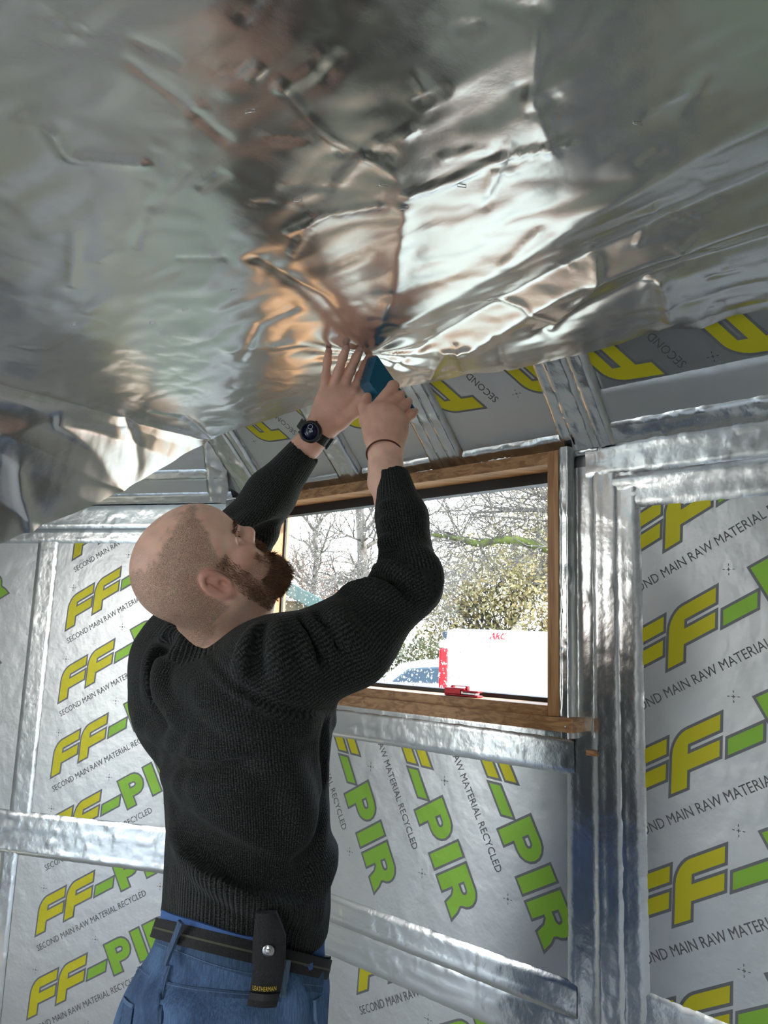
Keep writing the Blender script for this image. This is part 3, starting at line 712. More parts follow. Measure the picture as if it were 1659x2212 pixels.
for pts, wd, h in (([(870, 690), (1100, 560), (1400, 380), (1900, 120)], .040, -.016), ([(930, 740), (1200, 590), (1659, 380), (2000, 240)], .030, .018),
                   ([(1000, 760), (1200, 640), (1659, 470), (2100, 330)], .028, -.018), ([(1180, 715), (1400, 600), (1659, 520), (2100, 420)], .022, .014),
                   ([(1190, 700), (1130, 660), (1060, 655)], .008, -.006), ([(1285, 560), (1290, 620), (1190, 715)], .009, -.008), ([(1430, 610), (1450, 700), (1420, 715)], .012, -.014),
                   ([(880, 415), (980, 385), (1080, 340), (1230, 310)], .005, -.007), ([(1160, 45), (1150, 200), (1200, 330)], .006, -.004), ([(600, 180), (660, 250), (720, 300), (860, 380)], .005, -.003),
                   ([(535, 165), (565, 145)], .004, -.005), ([(600, 190), (680, 150)], .004, -.005), ([(110, 290), (150, 350), (310, 355)], .007, -.006), ([(385, 265), (430, 225)], .004, -.003),
                   ([(280, 140), (400, 235), (480, 300)], .006, .003), ([(620, 500), (700, 460), (820, 440)], .006, -.005), ([(640, 660), (560, 700), (520, 780)], .006, .004),
                   ([(455, 944), (300, 905), (130, 900), (0, 935)], .020, -.018), ([(130, 905), (215, 975), (235, 1010), (270, 1055)], .012, -.022), ([(270, 900), (285, 950), (300, 1010)], .014, .016),
                   ([(40, 1020), (45, 1060), (75, 1150)], .014, -.022), ([(0, 1010), (45, 1020), (160, 1050), (270, 1060)], .016, .018), ([(455, 944), (400, 900), (330, 890)], .012, .012),
                   ([(800, 760), (700, 640), (560, 560)], .02, .008), ([(800, 760), (850, 620), (870, 450)], .014, -.006), ([(800, 760), (640, 740), (500, 760)], .02, -.006),
                   ([(1000, 800), (985, 740)], .006, -.008), ([(1090, 800), (1070, 720)], .008, .008), ([(930, 815), (960, 760), (1010, 745)], .008, -.012)):
    disp += crease(pts, wd, h)
for _ in range(60):   # small random creases
    x = rnd.uniform(0, 1659); y = rnd.uniform(0, 880-.12*x*.6); a = rnd.gauss(-.55, .6); L = rnd.uniform(25, 120)
    disp += crease([(x, y), (x+L*math.cos(a), y+L*math.sin(a))], rnd.uniform(.003, .006), rnd.choice((-1, 1))*rnd.uniform(.002, .0045))
c_st = on_sheet(800, 765)[0][:2]
rr_ = np.linalg.norm(XY-c_st, axis=-1); th_ = np.arctan2(XY[..., 1]-c_st[1], XY[..., 0]-c_st[0])
disp += .0035*np.sin(th_*11+2*vnoise(np.stack([th_*2, rr_*6, rr_*0], -1)))*np.exp(-((rr_-.06)/.07)**2)
P3 = np.concatenate([XY, np.zeros_like(XY[..., :1])], -1)
rid = lambda s, o: (1-2*np.abs(fbm(P3/s+o, 3)))
amp = np.interp(s_, [cl[0], cl[3], cl[11], cl[20], cl[-1]], [1.3, 1.3, .9, 1.0, 1.0])[:, None]
# stretched crinkles running mostly across the sheet
Q3 = np.stack([XY@eA[:2]/.22, XY@nA[:2]/.07, XY[..., 0]*0+4.2], -1)
disp += amp*(.008*fbm(P3/.45, 2)+.0016*(rid(.11, 3.1)-.6)+.0030*(1-2*np.abs(fbm(Q3, 3))-.6))
nearE = np.exp(-(T_[None, :]/.12)**2)*np.ones((NC, 1))
disp += nearE*.010*vnoise(np.stack([s_[:, None]/.09+0*XY[..., 0], T_[None, :]/.12+0*XY[..., 0], 0*XY[..., 0]+7], -1))
press = np.exp(-(rr_/.05)**2); disp = disp*(1-.8*press)
G[..., 2] = zs+disp
ix = np.arange(NC*NR).reshape(NC, NR)
F = np.stack([ix[:-1, :-1], ix[:-1, 1:], ix[1:, 1:], ix[1:, :-1]], -1).reshape(-1, 4)
sheet = mesh('foil_sheet', G.reshape(-1, 3), F, M['sheet'], None, True)
tag(sheet, 'large crinkled silver foil membrane stapled under the sloping roof', 'foil sheet')
gx_, gy_, gd_ = projv(G.reshape(-1, 3)); okv = gd_ > .3
st = None
for x, y, a in ((870, 452, .6), (541, 240, .5), (998, 398, .9), (1375, 262, 1.0), (505, 628, .5), (398, 668, .4), (330, 695, .4), (640, 430, .5), (1290, 520, .9), (560, 880, .3), (830, 395, .9), (160, 700, .2)):
    q, _ = on_sheet(x, y); d = math.cos(a)*eA-math.sin(a)*nA; d /= np.linalg.norm(d)
    e1 = q-Z3*.002
    o = tube('staple', [e1-d*.006+Z3*.004, e1-d*.006, e1+d*.006, e1+d*.006+Z3*.004], .0007, M['steel'], sheet, 5)
# ------------------------------------------------------------------ implicit surface sculpting
class Cap:   # tapered capsule
    def __init__(s, a, b, ra, rb, k=.02, sub=False):
        s.a, s.b = np.asarray(a, float), np.asarray(b, float); s.ra, s.rb, s.k, s.sub = ra, rb, k, sub
        s.c = (s.a+s.b)/2; s.R = np.linalg.norm(s.a-s.b)/2+max(ra, rb)
    def f(s, p):
        ba = s.b-s.a; pa = p-s.a; t = np.clip(pa@ba/max(1e-12, ba@ba), 0, 1); return np.linalg.norm(pa-t[:, None]*ba, axis=1)-(s.ra+(s.rb-s.ra)*t)
class Ell:   # ellipsoid with axes given as rows
    def __init__(s, c, r, ax=None, k=.02, sub=False):
        s.c = np.asarray(c, float); s.r = np.asarray(r, float); s.ax = np.eye(3) if ax is None else np.asarray(ax); s.k, s.sub = k, sub; s.R = max(r)
    def f(s, p):
        q = (p-s.c)@s.ax.T; k0 = np.linalg.norm(q/s.r, axis=1); k1 = np.linalg.norm(q/s.r**2, axis=1); return np.where(k0 < 1e-6, -s.r.min(), k0*(k0-1)/np.maximum(k1, 1e-9))
class Loft:  # elliptical sections stacked in z, each (z, x, y, a, b, angle of the facing direction)
    def __init__(s, secs, k=.03, sub=False, z0=None, z1=None):
        s.S = np.array(sorted(secs)); s.k, s.sub = k, sub; s.c = s.S[:, [1, 2, 0]].mean(0); s.R = 3.; s.z0, s.z1 = z0, z1
    def f(s, p):
        I = [np.interp(p[:, 2], s.S[:, 0], s.S[:, i]) for i in range(1, 6)]
        rx, ry = np.cos(I[4]), -np.sin(I[4]); fx, fy = np.sin(I[4]), np.cos(I[4])
        dx, dy = p[:, 0]-I[0], p[:, 1]-I[1]; u = dx*rx+dy*ry; v = dx*fx+dy*fy
        q = (np.abs(u/I[2])**2.3+np.abs(v/I[3])**2.3)**(1/2.3)
        d = (q-1)*np.minimum(I[2], I[3])*.95
        zo = np.maximum(s.S[0, 0]-p[:, 2], p[:, 2]-s.S[-1, 0]); k = .03
        h = np.clip(.5+.5*(d-zo)/k, 0, 1); return zo*(1-h)+d*h+k*h*(1-h)
class Half:  # keeps the side where (p-o).n < 0
    def __init__(s, o, n): s.o, s.n = np.asarray(o), np.asarray(n)/np.linalg.norm(n)
def smin(a, b, k):
    h = np.clip(.5+.5*(b-a)/k, 0, 1); return b*(1-h)+a*h-k*h*(1-h)
def sdf(prims, halves, p):
    d = np.full(len(p), 1e3)
    for q in prims:
        e = q.f(p)
        d = -smin(-d, e, q.k) if q.sub else (smin(d, e, q.k) if d[0] < 900 else np.minimum(e, 1e3))
    for h in halves: d = np.maximum(d, (p-h.o)@h.n)
    return d
def sculpt(prims, halves, cell, lo, hi):
    """surface nets over the blocks that meet the surface"""
    B_ = 16; bs = B_*cell; lo = np.asarray(lo, float); nb = np.ceil((np.asarray(hi)-lo)/bs).astype(int)
    g = np.stack(np.meshgrid(*[np.arange(n) for n in nb], indexing='ij'), -1).reshape(-1, 3); cen = lo+(g+.5)*bs
    dc = sdf(prims, halves, cen); act = np.abs(dc) < bs*.95; g = g[act]; cen = cen[act]
    l = np.stack(np.meshgrid(*[np.arange(B_+1)]*3, indexing='ij'), -1).reshape(-1, 3)
    W = 1 << 20; keys = []; vps = []; quads = []
    N3 = (B_+1, B_+1, B_+1)
    def enc(i): return (i[..., 0].astype(np.int64)*W+i[..., 1])*W+i[..., 2]
    corners = np.array([(i, j, k) for i in (0, 1) for j in (0, 1) for k in (0, 1)])
    for gi, c in zip(g, cen):
        near = [q for q in prims if np.linalg.norm(q.c-c) < q.R+bs*.87+max(.03, q.k*1.5)]
        if not near: continue
        first = [q for q in near if not q.sub]
        if not first: continue
        if near[0].sub: near = first[:1]+[q for q in near if q is not first[0]]
        base = gi*B_; D = sdf(near, halves, lo+(l+base)*cell).reshape(N3)
        Sg = D < 0
        c8 = np.stack([Sg[i:i+B_, j:j+B_, k:k+B_] for i, j, k in corners], -1); n8 = c8.sum(-1); ac = (n8 > 0) & (n8 < 8)
        ci = np.argwhere(ac)
        if len(ci) == 0: continue
        d8 = np.stack([D[i:i+B_, j:j+B_, k:k+B_] for i, j, k in corners], -1)[ac]
        acc = np.zeros((len(ci), 3)); cnt = np.zeros(len(ci))
        for a in range(8):
            for b in range(a+1, 8):
                df = corners[b]-corners[a]
                if np.abs(df).sum() != 1: continue
                da, db = d8[:, a], d8[:, b]; m = (da < 0) != (db < 0); t = np.where(m, da/(da-db+1e-20), 0)
                acc += m[:, None]*(corners[a]+t[:, None]*df); cnt += m
        vp = lo+(ci+base+acc/cnt[:, None])*cell; keys.append(enc(ci+base)); vps.append(vp)
        for ax in range(3):
            o = [0, 0, 0]; o[ax] = 1
            s0 = Sg[:B_, :B_, :B_]; s1 = Sg[o[0]:o[0]+B_, o[1]:o[1]+B_, o[2]:o[2]+B_]
            e = np.argwhere(s0 != s1)
            if len(e) == 0: continue
            fl = s0[tuple(e.T)]; e = e+base; u = np.eye(3, dtype=int)[(ax+1) % 3]; v = np.eye(3, dtype=int)[(ax+2) % 3]
            q = np.stack([enc(e-u-v), enc(e-v), enc(e), enc(e-u)], 1); q[~fl] = q[~fl][:, ::-1]; quads.append(q)
    keys = np.concatenate(keys); vps = np.concatenate(vps); quads = np.concatenate(quads)
    o = np.argsort(keys); keys = keys[o]; vps = vps[o]; i = np.searchsorted(keys, quads); i = np.clip(i, 0, len(keys)-1)
    ok = (keys[i] == quads).all(1); return vps, i[ok]
def relax(V, F, n=2, lam=.5):
    for _ in range(n):
        s = np.zeros_like(V); c = np.zeros(len(V))
        for a in range(4):
            for b in (1, 3): np.add.at(s, F[:, a], V[F[:, (a+b) % 4]]); np.add.at(c, F[:, a], 1)
        V = V+lam*(s/np.maximum(c, 1)[:, None]-V)
    return V
def trace(prims, halves, px, py, d0=.7, d1=2.6):
    """points of the surface met by the sight lines through the given pixels"""
    px = np.atleast_1d(px); py = np.atleast_1d(py); dr = np.array([ray(x, y) for x, y in zip(px, py)]); ln = np.linalg.norm(dr, axis=1)
    t = np.full(len(px), d0)
    for _ in range(90): d = sdf(prims, halves, CO+dr*t[:, None]); t = np.minimum(t+.7*d/ln, d1)
    p = CO+dr*t[:, None]; e = 1e-3
    n = np.stack([sdf(prims, halves, p+np.eye(3)[i]*e)-sdf(prims, halves, p-np.eye(3)[i]*e) for i in range(3)], 1); n /= np.linalg.norm(n, axis=1)[:, None]+1e-12
    return p, n
def dens(pts, n):
    pts = np.asarray(pts, float); l = np.concatenate([[0], np.cumsum(np.linalg.norm(np.diff(pts, axis=0), axis=1))]); s = np.linspace(0, l[-1], n)
    return np.stack([np.interp(s, l, pts[:, k]) for k in range(pts.shape[1])], 1)
def smoothpts(pts, n):
    q = dens(pts, n)
    for _ in range(max(2, n//6)): q[1:-1] = q[1:-1]*.5+.25*(q[:-2]+q[2:])
    return q
def folds(prims, halves, lst):
    out = []
    for pts, r, h in lst:     # h > 0 raised fold, h < 0 groove
        q = smoothpts(pts, 10); p, n = trace(prims, halves, q[:, 0], q[:, 1]); ok = np.linalg.norm(np.diff(p, axis=0), axis=1) < .12
        for i in range(9):
            if not ok[i]: continue
            w0 = math.sin(math.pi*(i+.3)/9.6); w1 = math.sin(math.pi*(i+1.3)/9.9+.0)
            if h > 0: out.append(Cap(p[i]-n[i]*(r-h*w0), p[i+1]-n[i+1]*(r-h*w1), r, r, r*1.1))
            else: out.append(Cap(p[i]+n[i]*(r+h*w0), p[i+1]+n[i+1]*(r+h*w1), r, r, r*.9, True))
    return out
def obj_from(name, V, F, mat_, parent, attrs=None): return mesh(name, V, F, mat_, parent, True, attrs)

# ------------------------------------------------------------------ the man: joints
SR, MR, ER, WR = P(598, 1440, 1.32), P(752, 1388, 1.37), P(884, 1262, 1.42), P(831, 985, 1.535)
SL, EL, WL = P(385, 1425, 1.56), P(520, 1165, 1.70), P(672, 950, 1.675)
NB = P(460, 1392, 1.43)                                  # base of the neck
sx = lambda px, py, d, a, b, deg: (lambda q: (q[2], q[0], q[1], a, b, math.radians(deg)))(P(px, py, d))
torso = [sx(490, 2240, 1.33, .180, .162, 62), sx(507, 2120, 1.35, .172, .158, 62), sx(522, 2030, 1.36, .157, .143, 62), sx(532, 1950, 1.375, .160, .142, 61), sx(536, 1800, 1.39, .158, .140, 60), sx(528, 1650, 1.41, .172, .140, 57),
         sx(512, 1540, 1.42, .185, .135, 53), sx(496, 1450, 1.425, .165, .118, 50), sx(480, 1395, 1.43, .11, .085, 48)]
# head frame from the pose: forward, left, up in camera axes (right, up, towards the camera)
def camv(a): a = np.array(a, float); return a[0]*CR+a[1]*CU-a[2]*CF
hF = camv((.62, .77, -.15)); hF /= np.linalg.norm(hF); hL = camv((-.43, .16, -.89)); hL -= hF*(hL@hF); hL /= np.linalg.norm(hL); hU = np.cross(hF, hL)
EAR = P(474, 1259, 1.28); HC = EAR+hL*.076
HX = np.array([hF, hL, hU])
def hp(f, l, u): return HC+(f*.9 if f > 0 else f)*hF+l*hL+u*hU

def head_prims():
    q = [Ell(hp(-.012, 0, .046), (.098, .079, .086), HX, .02), Ell(hp(.040, 0, .048), (.055, .064, .058), HX, .03), Ell(hp(-.05, 0, .02), (.055, .066, .06), HX, .03),
         Ell(hp(.044, 0, -.035), (.050, .056, .068), HX, .025)]
    for s in (-1, 1):
        q += [Cap(hp(.008, s*.053, -.040), hp(.070, s*.018, -.090), .019, .019, .025), Cap(hp(.005, s*.058, -.005), hp(.012, s*.054, -.045), .017, .018, .02),
              Ell(hp(.060, s*.046, -.012), (.026, .022, .020), HX, .02), Cap(hp(.088, s*.014, .026), hp(.070, s*.052, .024), .010, .009, .015),
              Ell(hp(.086, s*.033, .008), (.014, .017, .011), HX, .012, True), Ell(hp(.074, s*.032, .008), (.0135, .0135, .0125), HX, .003),
              Cap(hp(.086, s*.021, .0145), hp(.082, s*.044, .013), .0035, .003, .005), Cap(hp(.085, s*.022, .001), hp(.081, s*.042, .001), .003, .003, .005),
              Ell(hp(.096, s*.013, -.014), (.012, .009, .009), HX, .008), Ell(hp(.096, s*.008, -.025), (.006, .004, .004), HX, .004, True), Ell(hp(.068, s*.040, -.045), (.02, .018, .024), HX, .02)]
        # ear: body, rim, fold, lobe and the hollow of the concha
        c = hp(-.004, s*.075, .0); q += [Ell(hp(-.006, s*.076, .003), (.015, .006, .025), HX, .008)]
        ra_ = np.radians(np.linspace(-40, 250, 19)); rim = [(-.004+.0165*math.cos(t)-.004*math.sin(t), .003+.0275*math.sin(t)) for t in ra_]; off = [.0785+.008*(.5-.5*math.cos(t)) for t in ra_]
        for (a, b), (o1, o2) in zip(zip(rim[:-1], rim[1:]), zip(off[:-1], off[1:])): q.append(Cap(hp(a[0], s*o1, a[1]), hp(b[0], s*o2, b[1]), .0038, .0038, .004))
        q += [Ell(hp(.000, s*.079, -.025), (.007, .0045, .008), HX, .005), Ell(hp(.001, s*.088, -.004), (.009, .009, .012), HX, .004, True), Ell(hp(-.006, s*.087, .017), (.006, .005, .006), HX, .004, True),
              Cap(hp(-.013, s*.084, -.012), hp(-.014, s*.085, .012), .004, .004, .004), Ell(hp(.012, s*.077, -.004), (.004, .005, .006), HX, .003), Ell(hp(.003, s*.079, -.004), (.005, .006, .006), HX, .003, True)]
    q += [Cap(hp(.088, 0, .022), hp(.104, 0, -.006), .0085, .0105, .012), Ell(hp(.105, 0, -.010), (.0125, .012, .011), HX, .006),
          Ell(hp(.074, 0, -.096), (.016, .020, .014), HX, .015), Ell(hp(.083, 0, -.044), (.014, .026, .018), HX, .015), Cap(hp(.093, -.018, -.045), hp(.093, .018, -.045), .005, .005, .006), Cap(hp(.092, -.016, -.055), hp(.092, .016, -.055), .0055, .0055, .005),
          Cap(hp(.099, -.02, -.0495), hp(.099, .02, -.0495), .0015, .0015, .002, True)]
    # neck, throat and the folds at the nape
    q += [Cap(hp(-.030, 0, -.030), NB, .062, .064, .03), Cap(hp(.030, 0, -.085), NB+hF*.035+camv((.035, .0, 0)), .040, .050, .035), Cap(hp(.0, -.055, -.03), NB+camv((.055, .01, .01)), .018, .018, .02)]
    return q
def pd(t): return P(*t)
def chain(pts, rads, k=.004):
    p = [pd(t) for t in pts]; return [Cap(a, b, r0, r1, k) for a, b, r0, r1 in zip(p[:-1], p[1:], rads[:-1], rads[1:])]
# depth of the foil where the fingertips press on it
def tipd(x, y, back=.010): return on_sheet(x, y)[1]-back
tl = [(710, 759), (748, 753), (777, 757), (797, 772)]; td = [tipd(*t) for t in tl]; WD = WL
dW = 1.675; mean = float(np.mean(td)); kd = dW+(mean-dW)*.45
handL = [Cap(P(655, 968, 1.672), P(690, 922, 1.672), .0275, .026, .015), Cap(P(672, 962, 1.665), P(706, 925, 1.668), .024, .024, .02)]
for (mx_, my_), r in zip(((700, 850), (719, 842), (740, 840), (764, 848)), (.0125, .013, .0135, .014)):
    handL.append(Cap(P(697+(mx_-730)*.45, 918, dW+.004), P(mx_, my_, kd), .020, r, .016))
handL.append(Ell(P(725, 885, (dW+kd)/2), (.042, .042, .017), np.array([CR, CU, CF]), .02))
for (mx_, my_), (a, b), (c_, d__), (tx, ty), dd_, r in (((700, 848), (704, 812), (707, 782), tl[0], td[0], .0086), ((720, 840), (731, 803), (741, 772), tl[1], td[1], .0093), ((741, 838), (757, 800), (769, 773), tl[2], td[2], .0096), ((765, 846), (778, 812), (788, 790), tl[3], td[3], .0092)):
    handL += chain([(mx_, my_, kd), (a, b, kd+(dd_-kd)*.42+.004), (c_, d__, kd+(dd_-kd)*.75+.002), (tx, ty, dd_)], [r*1.22, r*1.08, r*1.0, r*.90], .005)
    handL.append(Ell(P(a, b, kd+(dd_-kd)*.42+.004), (r*1.12, r*1.12, r*1.1), None, .004))
handL += chain([(735, 912, 1.665), (766, 890, 1.655), (782, 862, 1.66), (789, 838, 1.668)], [.017, .0125, .0105, .009], .008)
handR = [Cap(P(835, 1045, 1.50), P(831, 985, 1.53), .0285, .0255, .012), Cap(P(845, 1040, 1.505), P(846, 985, 1.535), .026, .022, .015), Cap(P(822, 1040, 1.505), P(818, 985, 1.535), .024, .021, .015)]
mcp = [(809, 884, 1.556), (830, 884, 1.550), (850, 894, 1.553), (868, 911, 1.562)]
for (x, y, d), r in zip(mcp, (.0145, .0145, .0135, .0125)): handR.append(Cap(P(832+(x-838)*.5, 965, 1.537), P(x, y, d), .019, r, .016))
handR.append(Ell(P(836, 925, 1.548), (.040, .044, .019), np.array([CR, CU, CF]), .02))
for (x, y, d), p1, p2, p3, r in ((mcp[0], (849, 834, 1.568), (852, 834, 1.598), (846, 850, 1.628), .0106), (mcp[1], (862, 857, 1.566), (866, 852, 1.600), (858, 866, 1.628), .0102), (mcp[2], (876, 874, 1.568), (881, 868, 1.600), (872, 884, 1.628), .0098), (mcp[3], (889, 895, 1.572), (894, 889, 1.600), (886, 903, 1.625), .0092)):
    handR += chain([(x, y, d), p1, p2, p3], [r*1.2, r*1.05, r*.95, r*.85], .004); handR.append(Ell(P(p1[0], p1[1], p1[2]), (r*1.08,)*3, None, .003))
    handR.append(Cap(P(832+(x-838)*.6, 945, 1.523), P(x, y, d-.010), .0028, .0045, .009))
handR += chain([(806, 948, 1.538), (793, 908, 1.556), (788, 880, 1.575), (793, 858, 1.592)], [.018, .0145, .012, .010], .010)
body = head_prims()
body += [Loft([(z, x, y, a*.78, b*.74, g) for z, x, y, a, b, g in torso], .03)]
body += [Cap(NB-Z3*.03, SR, .040, .042, .04), Cap(NB-Z3*.03, SL, .036, .042, .04), Cap(SR, ER, .050, .038, .03), Cap(ER, P(833, 1045, 1.50), .038, .029, .02), Cap(SL, EL, .050, .038, .03), Cap(EL, P(650, 975, 1.672), .038, .0275, .02)]
body += handL+handR
hipz = P(520, 2230, 1.33)[2]
V, F = sculpt(body, [Half((0, 0, hipz), (0, 0, -1))],   .0023, (-.75, 1.0, hipz-.05), (.25, 2.1, 2.3))
V = relax(V, F, 1, .35)
# skin colours by region, in head coordinates
q = (V-HC)@HX.T; q[:, 0] = np.where(q[:, 0] > 0, q[:, 0]/.9, q[:, 0]); fx, lx, ux = q.T; hd = np.linalg.norm(q-np.array([.01, 0, 0]), axis=1)
base = np.tile(np.array([.98, .60, .44]), (len(V), 1))
nz = fbm(V/.02, 3)[:, None]; base *= 1+.25*nz
isH = sstep(.19, .15, hd)
red = isH*np.clip(np.exp(-((fx-.065)**2+(np.abs(lx)-.055)**2+(ux+.02)**2)/.0009)+.9*np.exp(-((fx-.115)**2+lx**2+(ux+.02)**2)/.0004)+1.0*sstep(1.25, .95, np.hypot((fx+.005)/.022, (ux-.002)/.034))*(np.abs(lx) > .074), 0, 1)
base = base*(1-.55*red[:, None])+np.array([.62, .24, .18])*.55*red[:, None]
bu = np.clip(.10-.9*np.clip(fx-(-.02), 0, 1), 0, .2)
nzz = fbm(V/.016+5, 3)*.02
hair = isH*sstep(.116, .100, ux+nzz)*sstep(.048, .030, fx+nzz+.45*np.clip(.035-ux, -1, .1)-.15*np.clip(ux-.05, 0, 1))*sstep(-.082, -.062, ux-.12*fx+nzz)*sstep(-.02, .0, ux+.5*(-fx-.01)+nzz+.02)
earm = np.clip(sstep(1.25, .95, np.hypot((fx+.005)/.022, (ux-.002)/.034))*sstep(.071, .075, np.abs(lx)), 0, 1)
hair = hair*(1-np.maximum(earm, sstep(.028, .018, np.hypot(fx-.008, (ux+.012)*.8))))
sideburn = isH*sstep(.012, .018, fx)*sstep(.042, .034, fx)*sstep(-.02, -.01, ux)*sstep(.04, .02, ux)*(np.abs(lx) > .04)
nape = isH*sstep(-.02, -.04, fx)*sstep(-.10, -.06, ux)*.5
hair = np.maximum(hair, np.maximum(sideburn*.8, nape*(np.abs(lx) < .09)*.7))
jaw = isH*sstep(.004, .022, fx)*sstep(-.012, -.035, ux-.25*(.05-fx))*sstep(-.155, -.12, ux)
hair = np.maximum(hair, jaw*.8)
brow = isH*np.exp(-(((ux-.0275)/.005)**2))*(np.abs(lx) > .012)*(np.abs(lx) < .052)*(fx > .06); hair = np.maximum(hair, brow*.8)
hz = V[:, 2]; hand = sstep(1.86, 1.90, hz); base = base*(1-.35*hand[:, None])+np.array([.50, .20, .12])*.35*hand[:, None]
for x, y, d in [mcp[0], mcp[1], mcp[2], mcp[3], (849, 834, 1.568), (862, 857, 1.566), (876, 874, 1.568), (889, 895, 1.572), (704, 812, kd), (731, 803, kd), (757, 800, kd), (778, 812, kd), (709, 765, mean), (746, 758, mean), (775, 761, mean)]:
    ww = np.exp(-(np.linalg.norm(V-P(x, y, d), axis=1)/.013)**2)[:, None]*.45; base = base*(1-ww)+np.array([.58, .22, .15])*ww
person = mesh('person', V, F, M['skin'], None, True, {'tint': base.clip(0, 1), 'hair': hair.clip(0, .93)})
tag(person, 'bearded man with cropped hair looking up and stapling foil to the roof', 'person')

# eyes: dark iris and lashes on the near side
def disc(name, c, n, r, m, seg=14, th=.0006):
    n = n/np.linalg.norm(n); return tube(name, [c-n*th, c+n*th], [r, r*.96], m, person, seg)
M['eye'] = mat('eye_dark', (.05, .035, .02), .1); M['eyew'] = mat('eye_white', (.75, .70, .66), .2)
for s in (-1, 1):
    c = hp(.0745, s*.032, .008); gz = hF*.9+hU*.35; gz /= np.linalg.norm(gz)
    bm = bmesh.new(); bmesh.ops.create_uvsphere(bm, u_segments=16, v_segments=10, radius=.0132); me = bpy.data.meshes.new('eye'); bm.to_mesh(me); bm.free()
    e = link('eye', me, M['eyew'], person); e.location = c; disc('iris', c+gz*.0131, gz, .0055, M['eye'])

M['nail'] = mat('fingernail', (.62, .36, .29), .3)
for (tx, ty), dd_, (jx, jy), r in ((tl[0], td[0], (707, 782), .0086), (tl[1], td[1], (741, 772), .0093), (tl[2], td[2], (769, 773), .0096)):
    ax = P(tx, ty, dd_)-P(jx, jy, dd_-.004); ax /= np.linalg.norm(ax); c = P(tx, ty, dd_)-ax*.001; nn_ = -CF-ax*(-CF@ax); nn_ /= np.linalg.norm(nn_); sd = np.cross(ax, nn_)
    hull('fingernail', [c+nn_*(r*.86*math.sqrt(max(0, 1-(.62*math.cos(t))**2))+h_)*.98+sd*r*.62*math.cos(t)+ax*.0058*math.sin(t) for t in np.linspace(0, 6.28, 15)[:-1] for h_ in (-.0008, .0005)], M['nail'], person)
# beard: dense short strands on jaw, chin, moustache, brows and lashes
def strands(name, sel, n, ln, out_dir, mt, jitter=.5, colr=(.19, .095, .05), w=.00045, parent=None):
    idx = np.flatnonzero(sel); nor = np.zeros_like(V)
    a, b, c = V[F[:, 0]], V[F[:, 1]], V[F[:, 2]]; fn = np.cross(b-a, c-a)
    for k in range(4): np.add.at(nor, F[:, k], fn)
    nor /= np.linalg.norm(nor, axis=1)[:, None]+1e-12
    i = rng.choice(idx, n); p = V[i]+rng.normal(0, .0012, (n, 3)); nn_ = nor[i]; od = out_dir(q[i]) if callable(out_dir) else np.tile(out_dir, (n, 1))
    d = nn_*.55+od+rng.normal(0, .30*jitter, (n, 3)); d /= np.linalg.norm(d, axis=1)[:, None]
    L = ln(q[i])*rng.uniform(.55, 1.15, n); s = np.cross(d, rng.normal(0, 1, (n, 3))); s /= np.linalg.norm(s, axis=1)[:, None]
    bend = rng.normal(0, .25, (n, 3)); r0 = p-d*.001; r1 = p+d*L[:, None]*.5+bend*L[:, None]*.12; r2 = p+d*L[:, None]+bend*L[:, None]*.4
    VV = np.stack([r0-s*w, r0+s*w, r1-s*w*.8, r1+s*w*.8, r2], 1).reshape(-1, 3); k = np.arange(n)*5
    FF = np.concatenate([np.stack([k, k+1, k+3, k+2], 1), np.stack([k+2, k+3, k+4, k+4], 1)]); FF = [tuple(f) if f[2] != f[3] else tuple(f[:3]) for f in FF]
    cc = np.repeat(np.array(colr)*rng.uniform(.45, 1.9, (n, 1))*np.array([1, 1, 1]), 5, 0)
    o = mesh(name, VV, FF, mt, parent or person, False, {'tint': cc.clip(0, 1)}); o['kind'] = 'stuff'; return o
def bl(q): return .006+.017*sstep(.03, .085, q[:, 0])*sstep(-.05, -.085, q[:, 1-0+1]) if False else .004+.011*sstep(.035, .08, q[:, 0])*sstep(-.05, -.09, q[:, 2])
def bd(q): return np.outer(np.full(len(q), .35), hF)*sstep(.05, .09, q[:, 0])[:, None]-np.outer(np.full(len(q), .9), hU)
bz = (fx > .012) & (ux < -.022-.35*(.06-fx).clip(0, 1)) & (ux > -.125) & (hd < .17) & (np.abs(lx) < .075) & ~((ux > -.064) & (ux < -.040) & (np.abs(lx) < .02)) & ((fx < .085) | (ux < -.04)) & ~((fx > .03) & (fx < .075) & (ux > -.060) & (np.abs(lx) > .028))
strands('beard', bz, 9000, bl, bd, M['hair'], .8)
dense = (fx > .050) & (ux < -.062) & (ux > -.125) & (hd < .17); strands('beard', dense, 8000, lambda q: .010+.009*sstep(.06, .095, q[:, 0]), bd, M['hair'], .6, (.13, .06, .03))
sb = (fx > .010) & (fx < .046) & (ux > -.06) & (ux < .022) & (hd < .15) & (np.abs(lx) > .045) & (earm < .1); strands('sideburn', sb, 1600, lambda q: np.full(len(q), .005), lambda q: -np.outer(np.full(len(q), .9), hU), M['hair'], .6)
mo = (fx > .078) & (ux < -.026) & (ux > -.041) & (np.abs(lx) < .034); strands('moustache', mo, 2200, lambda q: np.full(len(q), .010), lambda q: -np.outer(np.full(len(q), .8), hU)+np.outer(np.sign(q[:, 1])*.6, hL), M['hair'], .5, (.12, .05, .02))
br = brow > .35; strands('eyebrow', br, 500, lambda q: np.full(len(q), .007), lambda q: hU*.3+np.outer(np.sign(q[:, 1])*.9, hL), M['hair'], .5, (.12, .06, .03))

